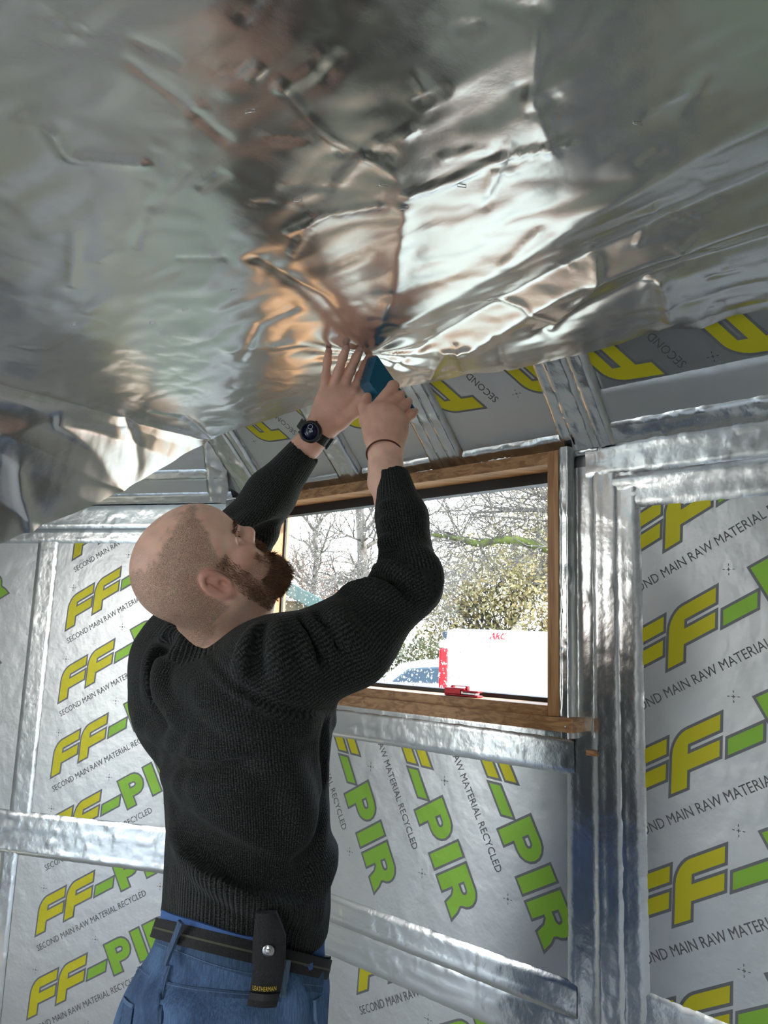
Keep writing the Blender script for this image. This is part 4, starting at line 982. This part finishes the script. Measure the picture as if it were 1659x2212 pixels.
# ------------------------------------------------------------------ sweater
sw = [Loft(torso[3-1:-1], .03)]
neckA = NB+camv((0, 0, 0))
sw += [Cap(NB+Z3*-.05, SR+Z3*.0, .062, .074, .05), Cap(NB+Z3*-.035, SL+Z3*.012, .062, .078, .05), Ell(P(385, 1500, 1.50), (.09, .10, .12), None, .06), Ell(P(560, 1530, 1.38), (.12, .11, .12), None, .06)]
CUFR, CUFL = P(848, 1038, 1.500), P(650, 985, 1.672)
sw += [Cap(SR, MR, .082, .073, .05), Cap(MR, ER, .073, .057, .05), Cap(ER, P(868, 1120, 1.46), .056, .047, .03), Cap(P(868, 1120, 1.46), CUFR+(CUFR-P(868, 1120, 1.46))*.15, .047, .0345, .02)]
sw += [Cap(SL, EL, .080, .066, .05), Cap(EL, P(585, 1068, 1.685), .064, .054, .03), Cap(P(585, 1068, 1.685), CUFL+(CUFL-P(585, 1068, 1.685))*.12, .053, .037, .02)]
# collar
cC = P(461, 1352, 1.415); cx_ = camv((1, -.10, -.25)); cx_ /= np.linalg.norm(cx_); cn_ = camv((.12, .88, .45)); cn_ -= cx_*(cn_@cx_); cn_ /= np.linalg.norm(cn_); cy_ = np.cross(cn_, cx_)
ring = [cC+cx_*.076*math.cos(t)+cy_*.070*math.sin(t) for t in np.linspace(0, 2*math.pi, 25)]
for a, b in zip(ring[:-1], ring[1:]): sw += [Cap(a, b, .0085, .0085, .006), Cap(a-cn_*.012+(a-cC)*.05, b-cn_*.012+(b-cC)*.05, .0085, .0085, .006), Cap(a-cn_*.024+(a-cC)*.10, b-cn_*.024+(b-cC)*.10, .0085, .0085, .006)]
# hem plane follows the belt
hb = [P(345, 1968, 1.46), P(560, 2035, 1.22), P(722, 2078, 1.46)]
hn = np.cross(hb[1]-hb[0], hb[2]-hb[0]); hn /= np.linalg.norm(hn); hn = hn if hn[2] < 0 else -hn
dR = (CUFR-P(868, 1120, 1.46)); dL = CUFL-P(585, 1068, 1.685)
sw_core = list(sw)
class HalfR(Half):
    pass
fl = [([(300, 1560), (380, 1625), (480, 1635), (600, 1590), (700, 1560)], .020, .007), ([(300, 1600), (370, 1660), (470, 1680), (600, 1640)], .018, -.005),
      ([(320, 1660), (400, 1705), (520, 1700), (640, 1640)], .018, .005), ([(350, 1760), (400, 1840), (500, 1905), (620, 1950), (725, 1985)], .024, .013), ([(352, 1730), (420, 1810), (520, 1870), (640, 1905)], .022, -.010),
      ([(720, 1530), (722, 1650), (720, 1780)], .012, .008), ([(700, 1560), (706, 1680), (704, 1760)], .012, -.007), ([(710, 1720), (680, 1820), (640, 1900)], .020, -.008), ([(735, 1700), (715, 1840), (680, 1940)], .02, .008),
      ([(380, 1385), (350, 1440), (352, 1500), (385, 1560)], .016, .010), ([(365, 1360), (325, 1420), (318, 1500)], .014, .008), ([(372, 1375), (338, 1430), (335, 1500), (360, 1560)], .012, -.010),
      ([(440, 1420), (470, 1470), (540, 1520), (640, 1555), (715, 1545)], .006, .0035), ([(450, 1410), (482, 1458), (552, 1508), (650, 1540), (715, 1532)], .006, -.004),
      ([(560, 1352), (535, 1400), (520, 1450)], .014, .010), ([(585, 1350), (565, 1410), (560, 1460)], .014, -.009), ([(610, 1338), (600, 1390), (610, 1450)], .016, .009),
      ([(640, 1330), (650, 1390), (690, 1440)], .013, .009), ([(655, 1335), (668, 1390), (700, 1430)], .009, -.009), ([(668, 1325), (690, 1370), (730, 1410)], .012, .010), ([(690, 1330), (715, 1370), (750, 1400)], .010, -.010), ([(715, 1300), (740, 1360), (790, 1400)], .017, .010),
      ([(730, 1280), (790, 1262), (850, 1290), (890, 1310)], .016, .011), ([(775, 1262), (830, 1250), (890, 1280)], .010, -.011), ([(800, 1228), (850, 1222), (910, 1255)], .014, .010), ([(815, 1200), (850, 1195), (900, 1215)], .012, -.007),
      ([(822, 1175), (850, 1165)], .010, .007), ([(824, 1130), (848, 1125)], .009, .005), ([(822, 1095), (842, 1090)], .008, .004), ([(900, 1190), (935, 1230), (925, 1290)], .02, .006),
      ([(500, 1150), (540, 1120), (590, 1110)], .014, .007), ([(520, 1180), (560, 1150), (590, 1130)], .012, -.006), ([(600, 1150), (560, 1190)], .012, .006), ([(430, 1500), (500, 1560), (620, 1590)], .02, .004), ([(560, 1600), (640, 1700), (660, 1800)], .025, .004)]
fl = [(p_, r_, h_*(1.7 if max(y for _, y in p_) > 1540 else 1.25)) for p_, r_, h_ in fl]
sw += folds(sw_core, [], fl)
# openings at neck, cuffs and hem
sw += [Cap(cC-cn_*.05, cC+cn_*.10, .064, .066, .004, True), Cap(CUFR-dR*.30, CUFR+dR, .0285, .031, .003, True), Cap(CUFL-dL*.30, CUFL+dL, .0295, .032, .003, True)]
hemH = Half(hb[0], hn)
for nm, h_ in (('R', (CUFR, dR)), ('L', (CUFL, dL))):
    sw.append(Cap(h_[0]+h_[1]/np.linalg.norm(h_[1])*.052, h_[0]+h_[1]/np.linalg.norm(h_[1])*.20, .05, .06, .003, True))
lo = (-.80, .95, P(600, 2120, 1.2)[2]-.02); hi = (.25, 2.1, 2.1)
SV, SF = sculpt(sw, [hemH], .0042, lo, hi)
SV = relax(SV, SF, 2, .4)
# knit coordinates: nearest limb decides across/along
segs = [('t', None, None), ('a', SR, ER), ('a', ER, CUFR), ('a', SL, EL), ('a', EL, CUFL)]
secS = np.array(sorted(torso)); cxT = np.interp(SV[:, 2], secS[:, 0], secS[:, 1]); cyT = np.interp(SV[:, 2], secS[:, 0], secS[:, 2])
dT = np.hypot(SV[:, 0]-cxT, SV[:, 1]-cyT)-.165+np.clip(SV[:, 2]-P(480, 1420, 1.4)[2], 0, 1)*3
ku = np.arctan2(cxT-SV[:, 0], cyT-SV[:, 1])*.165; kv = SV[:, 2].copy(); best = dT.copy()
for _, a, b in segs[1:]:
    ba = b-a; L = np.linalg.norm(ba); t = np.clip((SV-a)@ba/L**2, 0, 1); d = np.linalg.norm(SV-(a+t[:, None]*ba), axis=1)-.062
    e1 = np.cross(ba/L, (0, 0, 1.)); e1 /= np.linalg.norm(e1); e2 = np.cross(ba/L, e1); e1, e2 = (e1, -e2) if e2@CF > 0 else (e1, e2); m = d < best
    ku = np.where(m, np.arctan2((SV-a)@e1, (SV-a)@e2)*.05, ku); kv = np.where(m, (SV-a)@ba/L, kv); best = np.minimum(best, d)
hem_d = -((SV-hb[0])@(hn)); rib = sstep(.075, .068, hem_d)
for c, d in ((CUFR, dR), (CUFL, dL)):
    dn = d/np.linalg.norm(d); tt = (SV-c)@dn; rr = np.linalg.norm(SV-c, axis=1); rib = np.maximum(rib, (rr < .075)*sstep(-.052, -.047, tt)*(np.abs(best) < .3))
cd = (SV-cC)@cn_; cr2 = np.linalg.norm(SV-cC-cd[:, None]*cn_, axis=1); isC = (cd > -.031) & (cr2 < .100) & (cd < .03)
rib = np.where(isC, 1, rib); ku = np.where(isC, np.arctan2((SV-cC)@cy_, (SV-cC)@cx_)*.08, ku)
# ribs also as relief
def vnorm(V, F):
    nor = np.zeros_like(V); fn = np.cross(V[F[:, 1]]-V[F[:, 0]], V[F[:, 2]]-V[F[:, 0]])
    for k in range(4): np.add.at(nor, F[:, k], fn)
    return nor/(np.linalg.norm(nor, axis=1)[:, None]+1e-12)
SV = SV+vnorm(SV, SF)*(.0012*fbm(SV/.03, 2))[:, None]
sweater = mesh('sweater', SV, SF, M['knit'], person, True, {'ku': ku, 'kv': kv, 'rib': rib})

# ------------------------------------------------------------------ jeans, shirt, belt
hipC = P(500, 2130, 1.35); 
def Rb(deg): a = math.radians(deg); return np.array([math.cos(a), -math.sin(a), 0])
def Fb(deg): a = math.radians(deg); return np.array([math.sin(a), math.cos(a), 0])
hipR = hipC+Rb(62)*.085+Z3*-.10; hipL = hipC-Rb(62)*.085+Z3*-.10
kneeR = np.array([*(hipR[:2]+Fb(62)[:2]*.03+Rb(62)[:2]*.02), .52]); kneeL = np.array([*(hipL[:2]+Fb(62)[:2]*.10-Rb(62)[:2]*.05), .53])
ankR = np.array([*(kneeR[:2]-Fb(62)[:2]*.03), .10]); ankL = np.array([*(kneeL[:2]-Fb(62)[:2]*.05), .10])
jt = [t for t in torso if t[0] < P(520, 1700, 1.37)[2]]
lowz = hipC[2]-.13
jl = [(lowz, hipC[0], hipC[1], .178, .165, math.radians(62))]+[(t[0], t[1], t[2], t[3]+.001, t[4]+.001, t[5]) for t in jt]
je = [Loft(jl, .03), Ell(hipC-Fb(62)*.085+Rb(62)*.07-Z3*.09, (.095, .095, .11), None, .05), Ell(hipC-Fb(62)*.085-Rb(62)*.07-Z3*.09, (.095, .095, .11), None, .05),
      Cap(hipR, kneeR, .108, .078, .05), Cap(kneeR, ankR, .078, .062, .04), Cap(hipL, kneeL, .108, .078, .05), Cap(kneeL, ankL, .078, .062, .04)]
bt = [P(346, 1990, 1.46), P(560, 2042, 1.22), P(702, 2076, 1.46)]
bn = np.cross(bt[1]-bt[0], bt[2]-bt[0]); bn /= np.linalg.norm(bn); bn = bn if bn[2] > 0 else -bn
jcore = list(je)
je += folds(jcore, [], [([(300, 2130), (420, 2200), (560, 2200)], .02, .004), ([(620, 2120), (650, 2180), (640, 2212)], .015, .005), ([(390, 2060), (360, 2140), (348, 2212)], .005, -.004), ([(660, 2090), (668, 2212)], .004, -.003)])
JV, JF = sculpt(je, [Half(bt[0]+bn*.004, bn), Half((0, 0, .09), (0, 0, -1))], .0065, (-.85, .8, 0), (.45, 2.2, 1.3))
JV = relax(JV, JF, 1, .4)
nz = fbm(JV/.05, 3); fade = sstep(1.15, .85, JV[:, 2]); wear = np.clip(.5+nz*1.6, 0, 1)
tint = np.outer(1-wear, [.032, .070, .15])+np.outer(wear, [.08, .155, .29])
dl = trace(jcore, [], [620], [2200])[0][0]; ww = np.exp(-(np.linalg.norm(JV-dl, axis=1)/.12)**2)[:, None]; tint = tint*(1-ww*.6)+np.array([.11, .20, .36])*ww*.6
jeans = mesh('jeans', JV, JF, M['denim'], person, True, {'tint': tint})
def surf(core, pts, n, lift=.0, halves=[]):
    q = smoothpts(pts, n); p, nn_ = trace(core, halves, q[:, 0], q[:, 1]); ok = np.flatnonzero(np.abs(sdf(core, halves, p)) < .004)
    nr = ok[np.argmin(np.abs(np.arange(n)[:, None]-ok[None]), axis=1)]; p, nn_ = p[nr], nn_[nr]
    m_ = ok[(ok >= 0)]; a_, b_ = m_[0], m_[-1]; s_i = np.linspace(a_, b_, n); p = np.stack([np.interp(s_i, np.arange(n), p[:, k]) for k in range(3)], 1); nn_ = np.stack([np.interp(s_i, np.arange(n), nn_[:, k]) for k in range(3)], 1)
    nn_ /= np.linalg.norm(nn_, axis=1)[:, None]; return p+nn_*lift, nn_
def strip(name, core, pts, wd, th, mt, parent, n=24, lift=0.0, tint=None, wd2=None):
    """flat band following the surface, wd across, th thick"""
    p, nn_ = surf(core, pts, n, lift)
    p = smooth3(p); T = np.gradient(p, axis=0); T /= np.linalg.norm(T, axis=1)[:, None]; sd = np.cross(T, nn_); sd /= np.linalg.norm(sd, axis=1)[:, None]
    w = np.linspace(wd, wd2 or wd, n)[:, None]/2; V = np.stack([p-sd*w-nn_*.001, p+sd*w-nn_*.001, p+sd*w*.96+nn_*th, p-sd*w*.96+nn_*th], 1).reshape(-1, 3); F = []
    for i in range(n-1):
        for k in range(4): l = (k+1) % 4; F.append((i*4+k, i*4+l, (i+1)*4+l, (i+1)*4+k))
    F += [(3, 2, 1, 0), tuple((n-1)*4+k for k in range(4))]
    at_ = {'tint': np.tile(tint, (len(V), 1))} if tint is not None else None
    o = mesh(name, V, F, mt, parent, False, at_); bv = None
    return o
def smooth3(p):
    for _ in range(3): p = p.copy(); p[1:-1] = .5*p[1:-1]+.25*(p[:-2]+p[2:])
    return p
LT = (.10, .17, .29)
strip('yoke_seam', jcore, [(300, 2095), (345, 2128), (420, 2140), (530, 2150), (600, 2152), (655, 2166)], .011, .0016, M['denim'], jeans, 30, .0015, (.045, .085, .165))
strip('yoke_seam', jcore, [(301, 2092), (346, 2125), (421, 2137), (531, 2147), (601, 2149), (655, 2163)], .0012, .0030, M['denim'], jeans, 30, .0015, LT)
strip('centre_seam', jcore, [(368, 2085), (352, 2140), (346, 2212)], .008, .0018, M['denim'], jeans, 16, .0015, (.04, .075, .15))
strip('centre_seam', jcore, [(372, 2085), (356, 2140), (350, 2212)], .0012, .0030, M['denim'], jeans, 16, .0015, LT)
strip('side_seam', jcore, [(650, 2120), (650, 2212)], .0014, .0022, M['denim'], jeans, 12, .0015, LT)
strip('waistband', jcore, [(318, 2010), (375, 2036), (470, 2066), (560, 2092), (640, 2112), (694, 2122)], .030, .0028, M['denim'], jeans, 30, .0015, (.045, .09, .17))
strip('waistband_stitch', jcore, [(330, 2030), (372, 2046), (470, 2085), (560, 2104), (640, 2124), (692, 2130)], .0012, .0042, M['denim'], jeans, 30, .0015, LT)
def patch(name, core, poly, th, mt, parent, tint, n=7):
    a, b, c, d = [np.array(x, float) for x in poly]; V = []
    for i in range(n+1):
        for j in range(n+1):
            s, t = i/n, j/n; V.append((a*(1-s)+b*s)*(1-t)+(d*(1-s)+c*s)*t)
    V = np.array(V); p, nn_ = trace(core, [], V[:, 0], V[:, 1]); bad = np.abs(sdf(core, [], p)) > .004; gi_ = np.flatnonzero(~bad)
    for i in np.flatnonzero(bad): j = gi_[np.argmin(((V[gi_]-V[i])**2).sum(1))]; p[i] = p[j]; nn_[i] = nn_[j]
    top = p+nn_*th; bot = p-nn_*.002; k = (n+1)**2; ix = np.arange(k).reshape(n+1, n+1); F = []
    F += np.stack([ix[:-1, :-1], ix[:-1, 1:], ix[1:, 1:], ix[1:, :-1]], -1).reshape(-1, 4).tolist()
    rim = list(ix[0, :])+list(ix[1:, -1])+list(ix[-1, -2::-1])+list(ix[-2:0:-1, 0]); m = len(rim)
    F += [(rim[i], rim[(i+1) % m], rim[(i+1) % m]+k, rim[i]+k) for i in range(m)]
    o = mesh(name, np.concatenate([top, bot]), F, mt, parent, True, {'tint': np.tile(tint, (2*k, 1))}); return o
patch('back_pocket', jcore, [(272, 2160), (291, 2176), (282, 2240), (255, 2240)], .003, M['denim'], jeans, (.05, .10, .19))
patch('front_pocket', jcore, [(676, 2160), (697, 2148), (699, 2240), (680, 2240)], .003, M['denim'], jeans, (.09, .17, .31))
strip('pocket_edge', jcore, [(270, 2157), (280, 2170), (292, 2175)], .006, .005, M['denim'], jeans, 8, 0, LT)
strip('pocket_edge', jcore, [(677, 2160), (678, 2190), (680, 2212)], .003, .005, M['denim'], jeans, 8, 0, (.2, .3, .45))
# t-shirt edge showing below the sweater
ts = Loft([(t[0], t[1], t[2], t[3]-.004, t[4]-.004, t[5]) for t in torso[:6]], .03)
TV, TF = sculpt([ts], [Half(bt[0]+bn*.004, -bn), Half(bt[0]+bn*.055, bn)], .006, (-.6, 1.0, .7), (.2, 1.8, 1.4))
mesh('t_shirt', TV, TF, M['fabric_blue'], person, True)
tcore = [Loft([(t[0], t[1], t[2], t[3]+.001, t[4]+.001, t[5]) for t in torso[:6]], .03)]
strip('shirt_hem', tcore, [(336, 1962), (345, 1975), (372, 1985), (420, 1998), (480, 2018), (530, 2034), (552, 2036)], .016, .003, M['fabric_blue'], person, 22, .001)
strip('shirt_hem', tcore, [(615, 2076), (632, 2092), (655, 2090), (668, 2084)], .010, .004, M['fabric_blue'], person, 10, .004)
# belt all the way round
bcore = tcore
def beltpt(ang, lift=0.0, along=0.0):
    dct = math.cos(ang)*Rb(62)+math.sin(ang)*Fb(62); c = np.array([hipC[0], hipC[1], bt[0][2]])
    lo_, hi_ = .05, .4
    for _ in range(24):
        m_ = (lo_+hi_)/2; p = c+dct*m_; p = p-Z3*(((p-bt[0])@bn)/bn[2]); 
        if bcore[0].f(p[None])[0] > 0: hi_ = m_
        else: lo_ = m_
    p = c+dct*(lo_+.003+lift); p = p-Z3*(((p-bt[0])@bn)/bn[2]); return p+bn*along
NBT = 72
def belt_ring(w0, w1, l0, l1):
    V = []; F = []
    for i in range(NBT):
        a = 2*math.pi*i/NBT
        for w_, l_ in ((w0, l0), (w1, l0), (w1, l1), (w0, l1)): V.append(beltpt(a, l_, w_))
    for i in range(NBT):
        j = (i+1) % NBT
        for k in range(4): l = (k+1) % 4; F.append((i*4+k, i*4+l, j*4+l, j*4+k))
    return V, F
V_, F_ = belt_ring(-.026, .004, -.002, .003); belt = mesh('belt', V_, F_, M['webbing'], person, False)
V_, F_ = belt_ring(-.0125, -.0095, .0028, .0036); M['stripe'] = mat('belt_stripe', (.09, .095, .06), .8); mesh('belt_stripe', V_, F_, M['stripe'], belt)
bq = beltpt(math.radians(84), .006, -.011); fN = Fb(62); bu_ = np.cross(bn, fN); bf = Fr(bq, bu_, bn, fN)
box('buckle', bf, -.018, .018, -.024, .020, -.004, .004, M['plastic'], belt, .002); box('buckle_prong', bf, -.012, .012, -.010, .008, .004, .007, M['steel'], belt, .001)
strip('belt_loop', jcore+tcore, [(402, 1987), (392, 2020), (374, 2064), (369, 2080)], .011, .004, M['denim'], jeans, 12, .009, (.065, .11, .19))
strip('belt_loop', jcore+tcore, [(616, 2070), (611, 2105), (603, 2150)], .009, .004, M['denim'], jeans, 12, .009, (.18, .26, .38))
for ank, nm in ((ankR, 1), (ankL, 2)):
    f_ = Fb(62); bo = [Cap(np.array([ank[0], ank[1], .10]), np.array([ank[0], ank[1], .2]), .052, .05, .03), Cap(np.array([*(ank-f_*.02)[:2], .05]), np.array([*(ank+f_*.16)[:2], .045]), .045, .042, .03)]
    bV, bF = sculpt(bo, [Half((0, 0, .0), (0, 0, -1))], .01, ank-np.array([.3, .3, .4]), ank+np.array([.3, .3, .3])); mesh('boot', bV, bF, M['plastic'], person, True)

# ------------------------------------------------------------------ pouch on the belt
pa = [P(549, 1990, 1.18), P(547, 2030, 1.175), P(543, 2083, 1.172), P(536, 2150, 1.175), P(533, 2172, 1.18)]
pb = [P(605, 1992, 1.18), P(615, 2025, 1.175), P(612, 2082, 1.172), P(605, 2150, 1.175), P(597, 2176, 1.18)]
p1, n1 = trace(tcore+je[:1], [], [580], [2050])
shift = p1[0]+n1[0]*.030-(np.array(pa[1])+pb[1])/2; dsh = ((np.array(pa[1])+pb[1])/2-CO); kk = np.linalg.norm(p1[0]+n1[0]*.026-CO)/np.linalg.norm(dsh)
_pt, _ = trace(tcore+je, [Half(bt[0]+bn*.2, bn)], [580, 575], [2000, 2170]); _dt = [(v-CO)@CF for v in _pt]
def atd(x, y, lift=.0): s = (y-2000)/170; return CO+ray(x, y)*(_dt[0]*(1-s)+_dt[1]*s-.026-lift)
pouch = None
def slab(name, ptsL, ptsR, th, mt, parent, lift=0.0):
    Lp = [atd(*t, lift=lift) for t in ptsL]; Rp = [atd(*t, lift=lift) for t in ptsR]; V = []; F = []; n = len(Lp); m = 6
    for i in range(n):
        nn_ = -CF
        for j in range(m+1):
            s = j/m; b = 4*s*(1-s)*.004; V.append(Lp[i]*(1-s)+Rp[i]*s+nn_*b)
        for j in range(m, -1, -1): V.append(Lp[i]*(1-j/m)+Rp[i]*(j/m)-nn_*th)
    k = 2*(m+1)
    for i in range(n-1):
        for j in range(k): l = (j+1) % k; F.append((i*k+j, (i+1)*k+j, (i+1)*k+l, i*k+l))
    F += [tuple(range(k)), tuple((n-1)*k+j for j in range(k))[::-1]]
    o = mesh(name, V, F, mt, parent, False); return o
pouch = slab('tool_pouch', [(549, 2078), (544, 2110), (538, 2150), (533, 2172)], [(614, 2078), (611, 2110), (604, 2150), (597, 2176)], .022, M['webbing'], None)
tag(pouch, 'black webbing tool pouch with a snap stud hanging from the belt', 'pouch')
slab('flap', [(553, 1972), (549, 2000), (546, 2030), (545, 2060), (544, 2083)], [(596, 1972), (608, 2000), (617, 2026), (616, 2060), (613, 2084)], .008, M['webbing'], pouch, .006)
sc0 = atd(580, 2053, .012); tube('snap_stud', [sc0, sc0-CF*.0025], [.0098, .0088], M['steel'], pouch, 24); tube('snap_centre', [sc0-CF*.002, sc0-CF*.0048], [.0042, .003], M['steel'], pouch, 16)
slab('hem_band', [(539, 2143), (536, 2158)], [(605, 2146), (601, 2161)], .002, M['plastic'], pouch, .0055)
tv, tf = text_mesh('LEATHERMAN', .040); M['gold'] = mat('yellow_thread', (.75, .52, .05), .5)
o1 = atd(546, 2136.5, .0062); o2 = atd(597, 2137.5, .0062); tu = (o2-o1)/np.linalg.norm(o2-o1); tvv = np.cross(-CF, tu); L_ = np.linalg.norm(o2-o1)
mesh('stitched_name', [o1+tu*a[0]/.040*L_+tvv*(a[1]*1.6-.001)-CF*(.0006+.004*4*(a[0]/.04)*(1-a[0]/.04)*.9) for a in tv], tf, M['gold'], pouch)

# ------------------------------------------------------------------ wrist watch
wc = P(671, 933, 1.640); wax = (WL-EL)/np.linalg.norm(WL-EL); wn_ = camv((-.22, -.08, .97)); wn_ -= wax*(wn_@wax)*.6; wn_ /= np.linalg.norm(wn_)
wx = np.cross(CU, wn_); wx /= np.linalg.norm(wx); wy = np.cross(wn_, wx)
wfr = Fr(wc, wx, wy, wn_); Rw = .0245
watch = tube('wrist_watch', [wc-wn_*.006, wc-wn_*.005, wc+wn_*.002, wc+wn_*.0045, wc+wn_*.005], [Rw*.9, Rw, Rw, Rw*.95, Rw*.88], M['plastic'], None, 40)
tag(watch, 'round black digital watch on the left wrist below the raised hand', 'watch')
tube('bezel', [wc+wn_*.0052+Rw*.80*(math.cos(t)*wx+math.sin(t)*wy) for t in np.linspace(0, 2*math.pi, 41)[:-1]], .0024, M['black'], watch, 8, True)
M['lcd'] = mat('watch_screen', (.008, .010, .035), .12); tube('screen', [wc+wn_*.0048, wc+wn_*.0056], [Rw*.72, Rw*.72], M['lcd'], watch, 36)
M['lcdt'] = mat('screen_digits', (.62, .66, .75), .4)
tv, tf = text_mesh('11:40', .0175); ra = math.radians(28); mesh('digits', [wfr.p(-.0085+math.cos(ra)*a[0]-math.sin(ra)*a[1]-.0002, -.0085+math.sin(ra)*a[0]+math.cos(ra)*a[1]+.0008, .0059) for a in tv], tf, M['lcdt'], watch)
tube('small_dial', [wfr.p(.001+.0052*math.cos(t), .0105+.0052*math.sin(t)*.9, .0059) for t in np.linspace(0, 2*math.pi, 20)[:-1]], .0006, M['lcdt'], watch, 5, True)
for a in (60, 120, 180, 240, 330):
    d = math.cos(math.radians(a))*wx+math.sin(math.radians(a))*wy; tube('button', [wc+d*(Rw-.001)-wn_*.001, wc+d*(Rw+.0022)-wn_*.001], [.0028, .0026], M['plastic'], watch, 10)
# strap round the wrist
wcen = P(681, 938, 1.672); sp = []
sd_ = P(704, 966, 1.652)-wc; sd_ -= wn_*(sd_@wn_); sd_ /= np.linalg.norm(sd_); sax = wax-wn_*(wax@wn_); sax /= np.linalg.norm(sax); _s = np.cross(wn_, sax); sd_ = _s if _s@sd_ > 0 else -_s
def strap_ring(w, r0, r1, t0, t1, n=40, nm='strap', m='plastic'):
    V = []; F = []; c0_ = wc-wn_*.0315; closed = t1-t0 > 6.2
    for i in range(n):
        t = t0+(t1-t0)*i/(n if closed else n-1); d = math.cos(t)*sd_*1.18+math.sin(t)*wn_*1.0
        for ww_, r_ in ((-w, r0), (w, r0), (w, r1), (-w, r1)): V.append(c0_+d*r_+sax*ww_)
    for i in range(n if closed else n-1):
        j = (i+1) % n
        for k in range(4): l = (k+1) % 4; F.append((i*4+k, i*4+l, j*4+l, j*4+k))
    if not closed: F += [(3, 2, 1, 0), tuple((n-1)*4+k for k in range(4))]
    return mesh(nm, V, F, M[m], watch)
strap_ring(.0105, .031, .0350, 0, 2*math.pi)
strap_ring(.0135, .0345, .0385, -.45, .18, 10, 'keeper')
for k in (-1, 0, 1):
    t = .62+k*.10; d = math.cos(t)*sd_*1.18+math.sin(t)*wn_; c_ = wc-wn_*.0315+d*.0351; f_ = Fr(c_, sax, np.cross(d/np.linalg.norm(d), sax), d/np.linalg.norm(d)); box('strap_slot', f_, -.006, .006, -.0008, .0008, -.001, .0004, M['black'], watch)
# bracelet
bc = P(829.5, 980, 1.531); bd_ = (P(830, 930, 1.55)-P(835, 1045, 1.50)); bd_ /= np.linalg.norm(bd_); be = np.cross(bd_, CF); be /= np.linalg.norm(be); bg = np.cross(be, bd_)
M['cord'] = mat('brown_cord', (.13, .035, .018), .7, bump=[(900, 1, .6, .0006)])
brc = tube('bracelet', [bc+be*.0350*math.cos(t)+bg*.0335*math.sin(t)-bd_*.012*math.sin(t)*(1 if bg@CF > 0 else -1) for t in np.linspace(0, 2*math.pi, 49)[:-1]], .0017, M['cord'], None, 8, True)
tag(brc, 'thin reddish brown braided cord bracelet on the right wrist', 'bracelet')

# ------------------------------------------------------------------ staple gun
gq = {'A': P(815, 768, 1.615), 'D': P(793, 775, 1.650), 'E': P(777, 831, 1.640), 'Gp': P(803, 868, 1.605), 'Bq': P(797, 824, 1.590), 'Cq': P(815, 848, 1.588)}
ax_ = P(897, 885, 1.60)-P(815, 768, 1.60); ax_ /= np.linalg.norm(ax_)
bk = CF*.030
pts = [gq['A'], gq['D'], gq['E'], gq['Gp'], gq['Bq'], gq['Cq'], P(862, 836, 1.612), P(842, 868, 1.592), gq['A']+bk, gq['D']+bk*.6, gq['E']+bk*.8, P(862, 836, 1.65), P(842, 868, 1.65), gq['Gp']+bk]
gun = hull('staple_gun', pts, M['teal'], None, .0012)
tag(gun, 'teal blue staple gun held against the foil in the right hand', 'staple gun')
hull('lever_handle', [P(832, 852, 1.578), P(848, 828, 1.590), P(868, 842, 1.590), P(898, 884, 1.590), P(897, 893, 1.592), P(886, 905, 1.590), P(832, 852, 1.60), P(848, 828, 1.612), P(868, 842, 1.612), P(898, 884, 1.612), P(897, 893, 1.612), P(886, 905, 1.612)], M['teal'], gun, .002)
hull('magazine', [P(820, 790, 1.655), P(880, 860, 1.645), P(872, 870, 1.645), P(812, 800, 1.655), P(820, 790, 1.672), P(880, 860, 1.665), P(872, 870, 1.665), P(812, 800, 1.672)], M['steel'], gun, .001)
hull('nose_plate', [P(795, 772, 1.652), P(813, 767, 1.632), P(815, 775, 1.632), P(796, 781, 1.652), P(795, 770, 1.668), P(813, 765, 1.650), P(815, 775, 1.65), P(796, 781, 1.668)], M['steel'], gun, .0006)
# name printed along the side facing down to the left
tv, tf = text_mesh('CARNER', .046, 1.0, .012)
a0 = (gq['E']*.55+gq['Bq']*.45)+(gq['D']-gq['E'])*.02; a1 = (gq['D']*.55+gq['A']*.45)-(gq['D']-gq['E'])*.06; tu = a1-a0; LL = np.linalg.norm(tu); tu /= LL; fn = np.cross(gq['D']-gq['E'], gq['Bq']-gq['E']); fn /= np.linalg.norm(fn)
if fn@CF > 0: fn = -fn
tw_ = np.cross(fn, tu); sc2 = LL/.046
# the face is slightly folded, keep the print just proud of both halves
mesh('printed_name', [a0+tu*a[0]*sc2+tw_*(a[1]*sc2*1.35-.0030)+fn*.0052 for a in tv], tf, M['black'], gun)

# ------------------------------------------------------------------ folded multitool on the sill
k0 = A.p(-1.150, 1.3675, .020)
kf = Fr(k0, A.u, A.v, A.n)
def kh(name, u0, u1, v0, v1, c0_, c1_, m, par, bev=.002): return box(name, kf, u0, u1, v0, v1, c0_, c1_, M[m], par, bev)
knife = kh('multitool', -.050, .050, .0, .0045, -.009, .014, 'red', None, .0018)
tag(knife, 'folded red multitool knife lying on the pine window sill', 'multitool')
kh('side_scale', -.050, .000, .0045, .017, .010, .014, 'red', knife, .0012); kh('side_scale', -.050, .010, .014, .019, -.008, .014, 'red', knife, .002)
kh('blade', -.046, .006, .0055, .0125, -.004, .012, 'steel', knife, .0008); kh('blade', .004, .044, .005, .0105, -.004, .0145, 'steel', knife, .002)
kh('tail_scale', .000, .050, .0105, .0155, -.008, .013, 'red', knife, .003); kh('pocket_clip', -.034, .014, .0225, .0245, -.004, .006, 'red', knife, .0008); kh('clip_post', -.036, -.030, .018, .0235, -.004, .006, 'red', knife, .0008); kh('clip_post', .008, .014, .016, .0235, -.004, .006, 'red', knife, .0008)
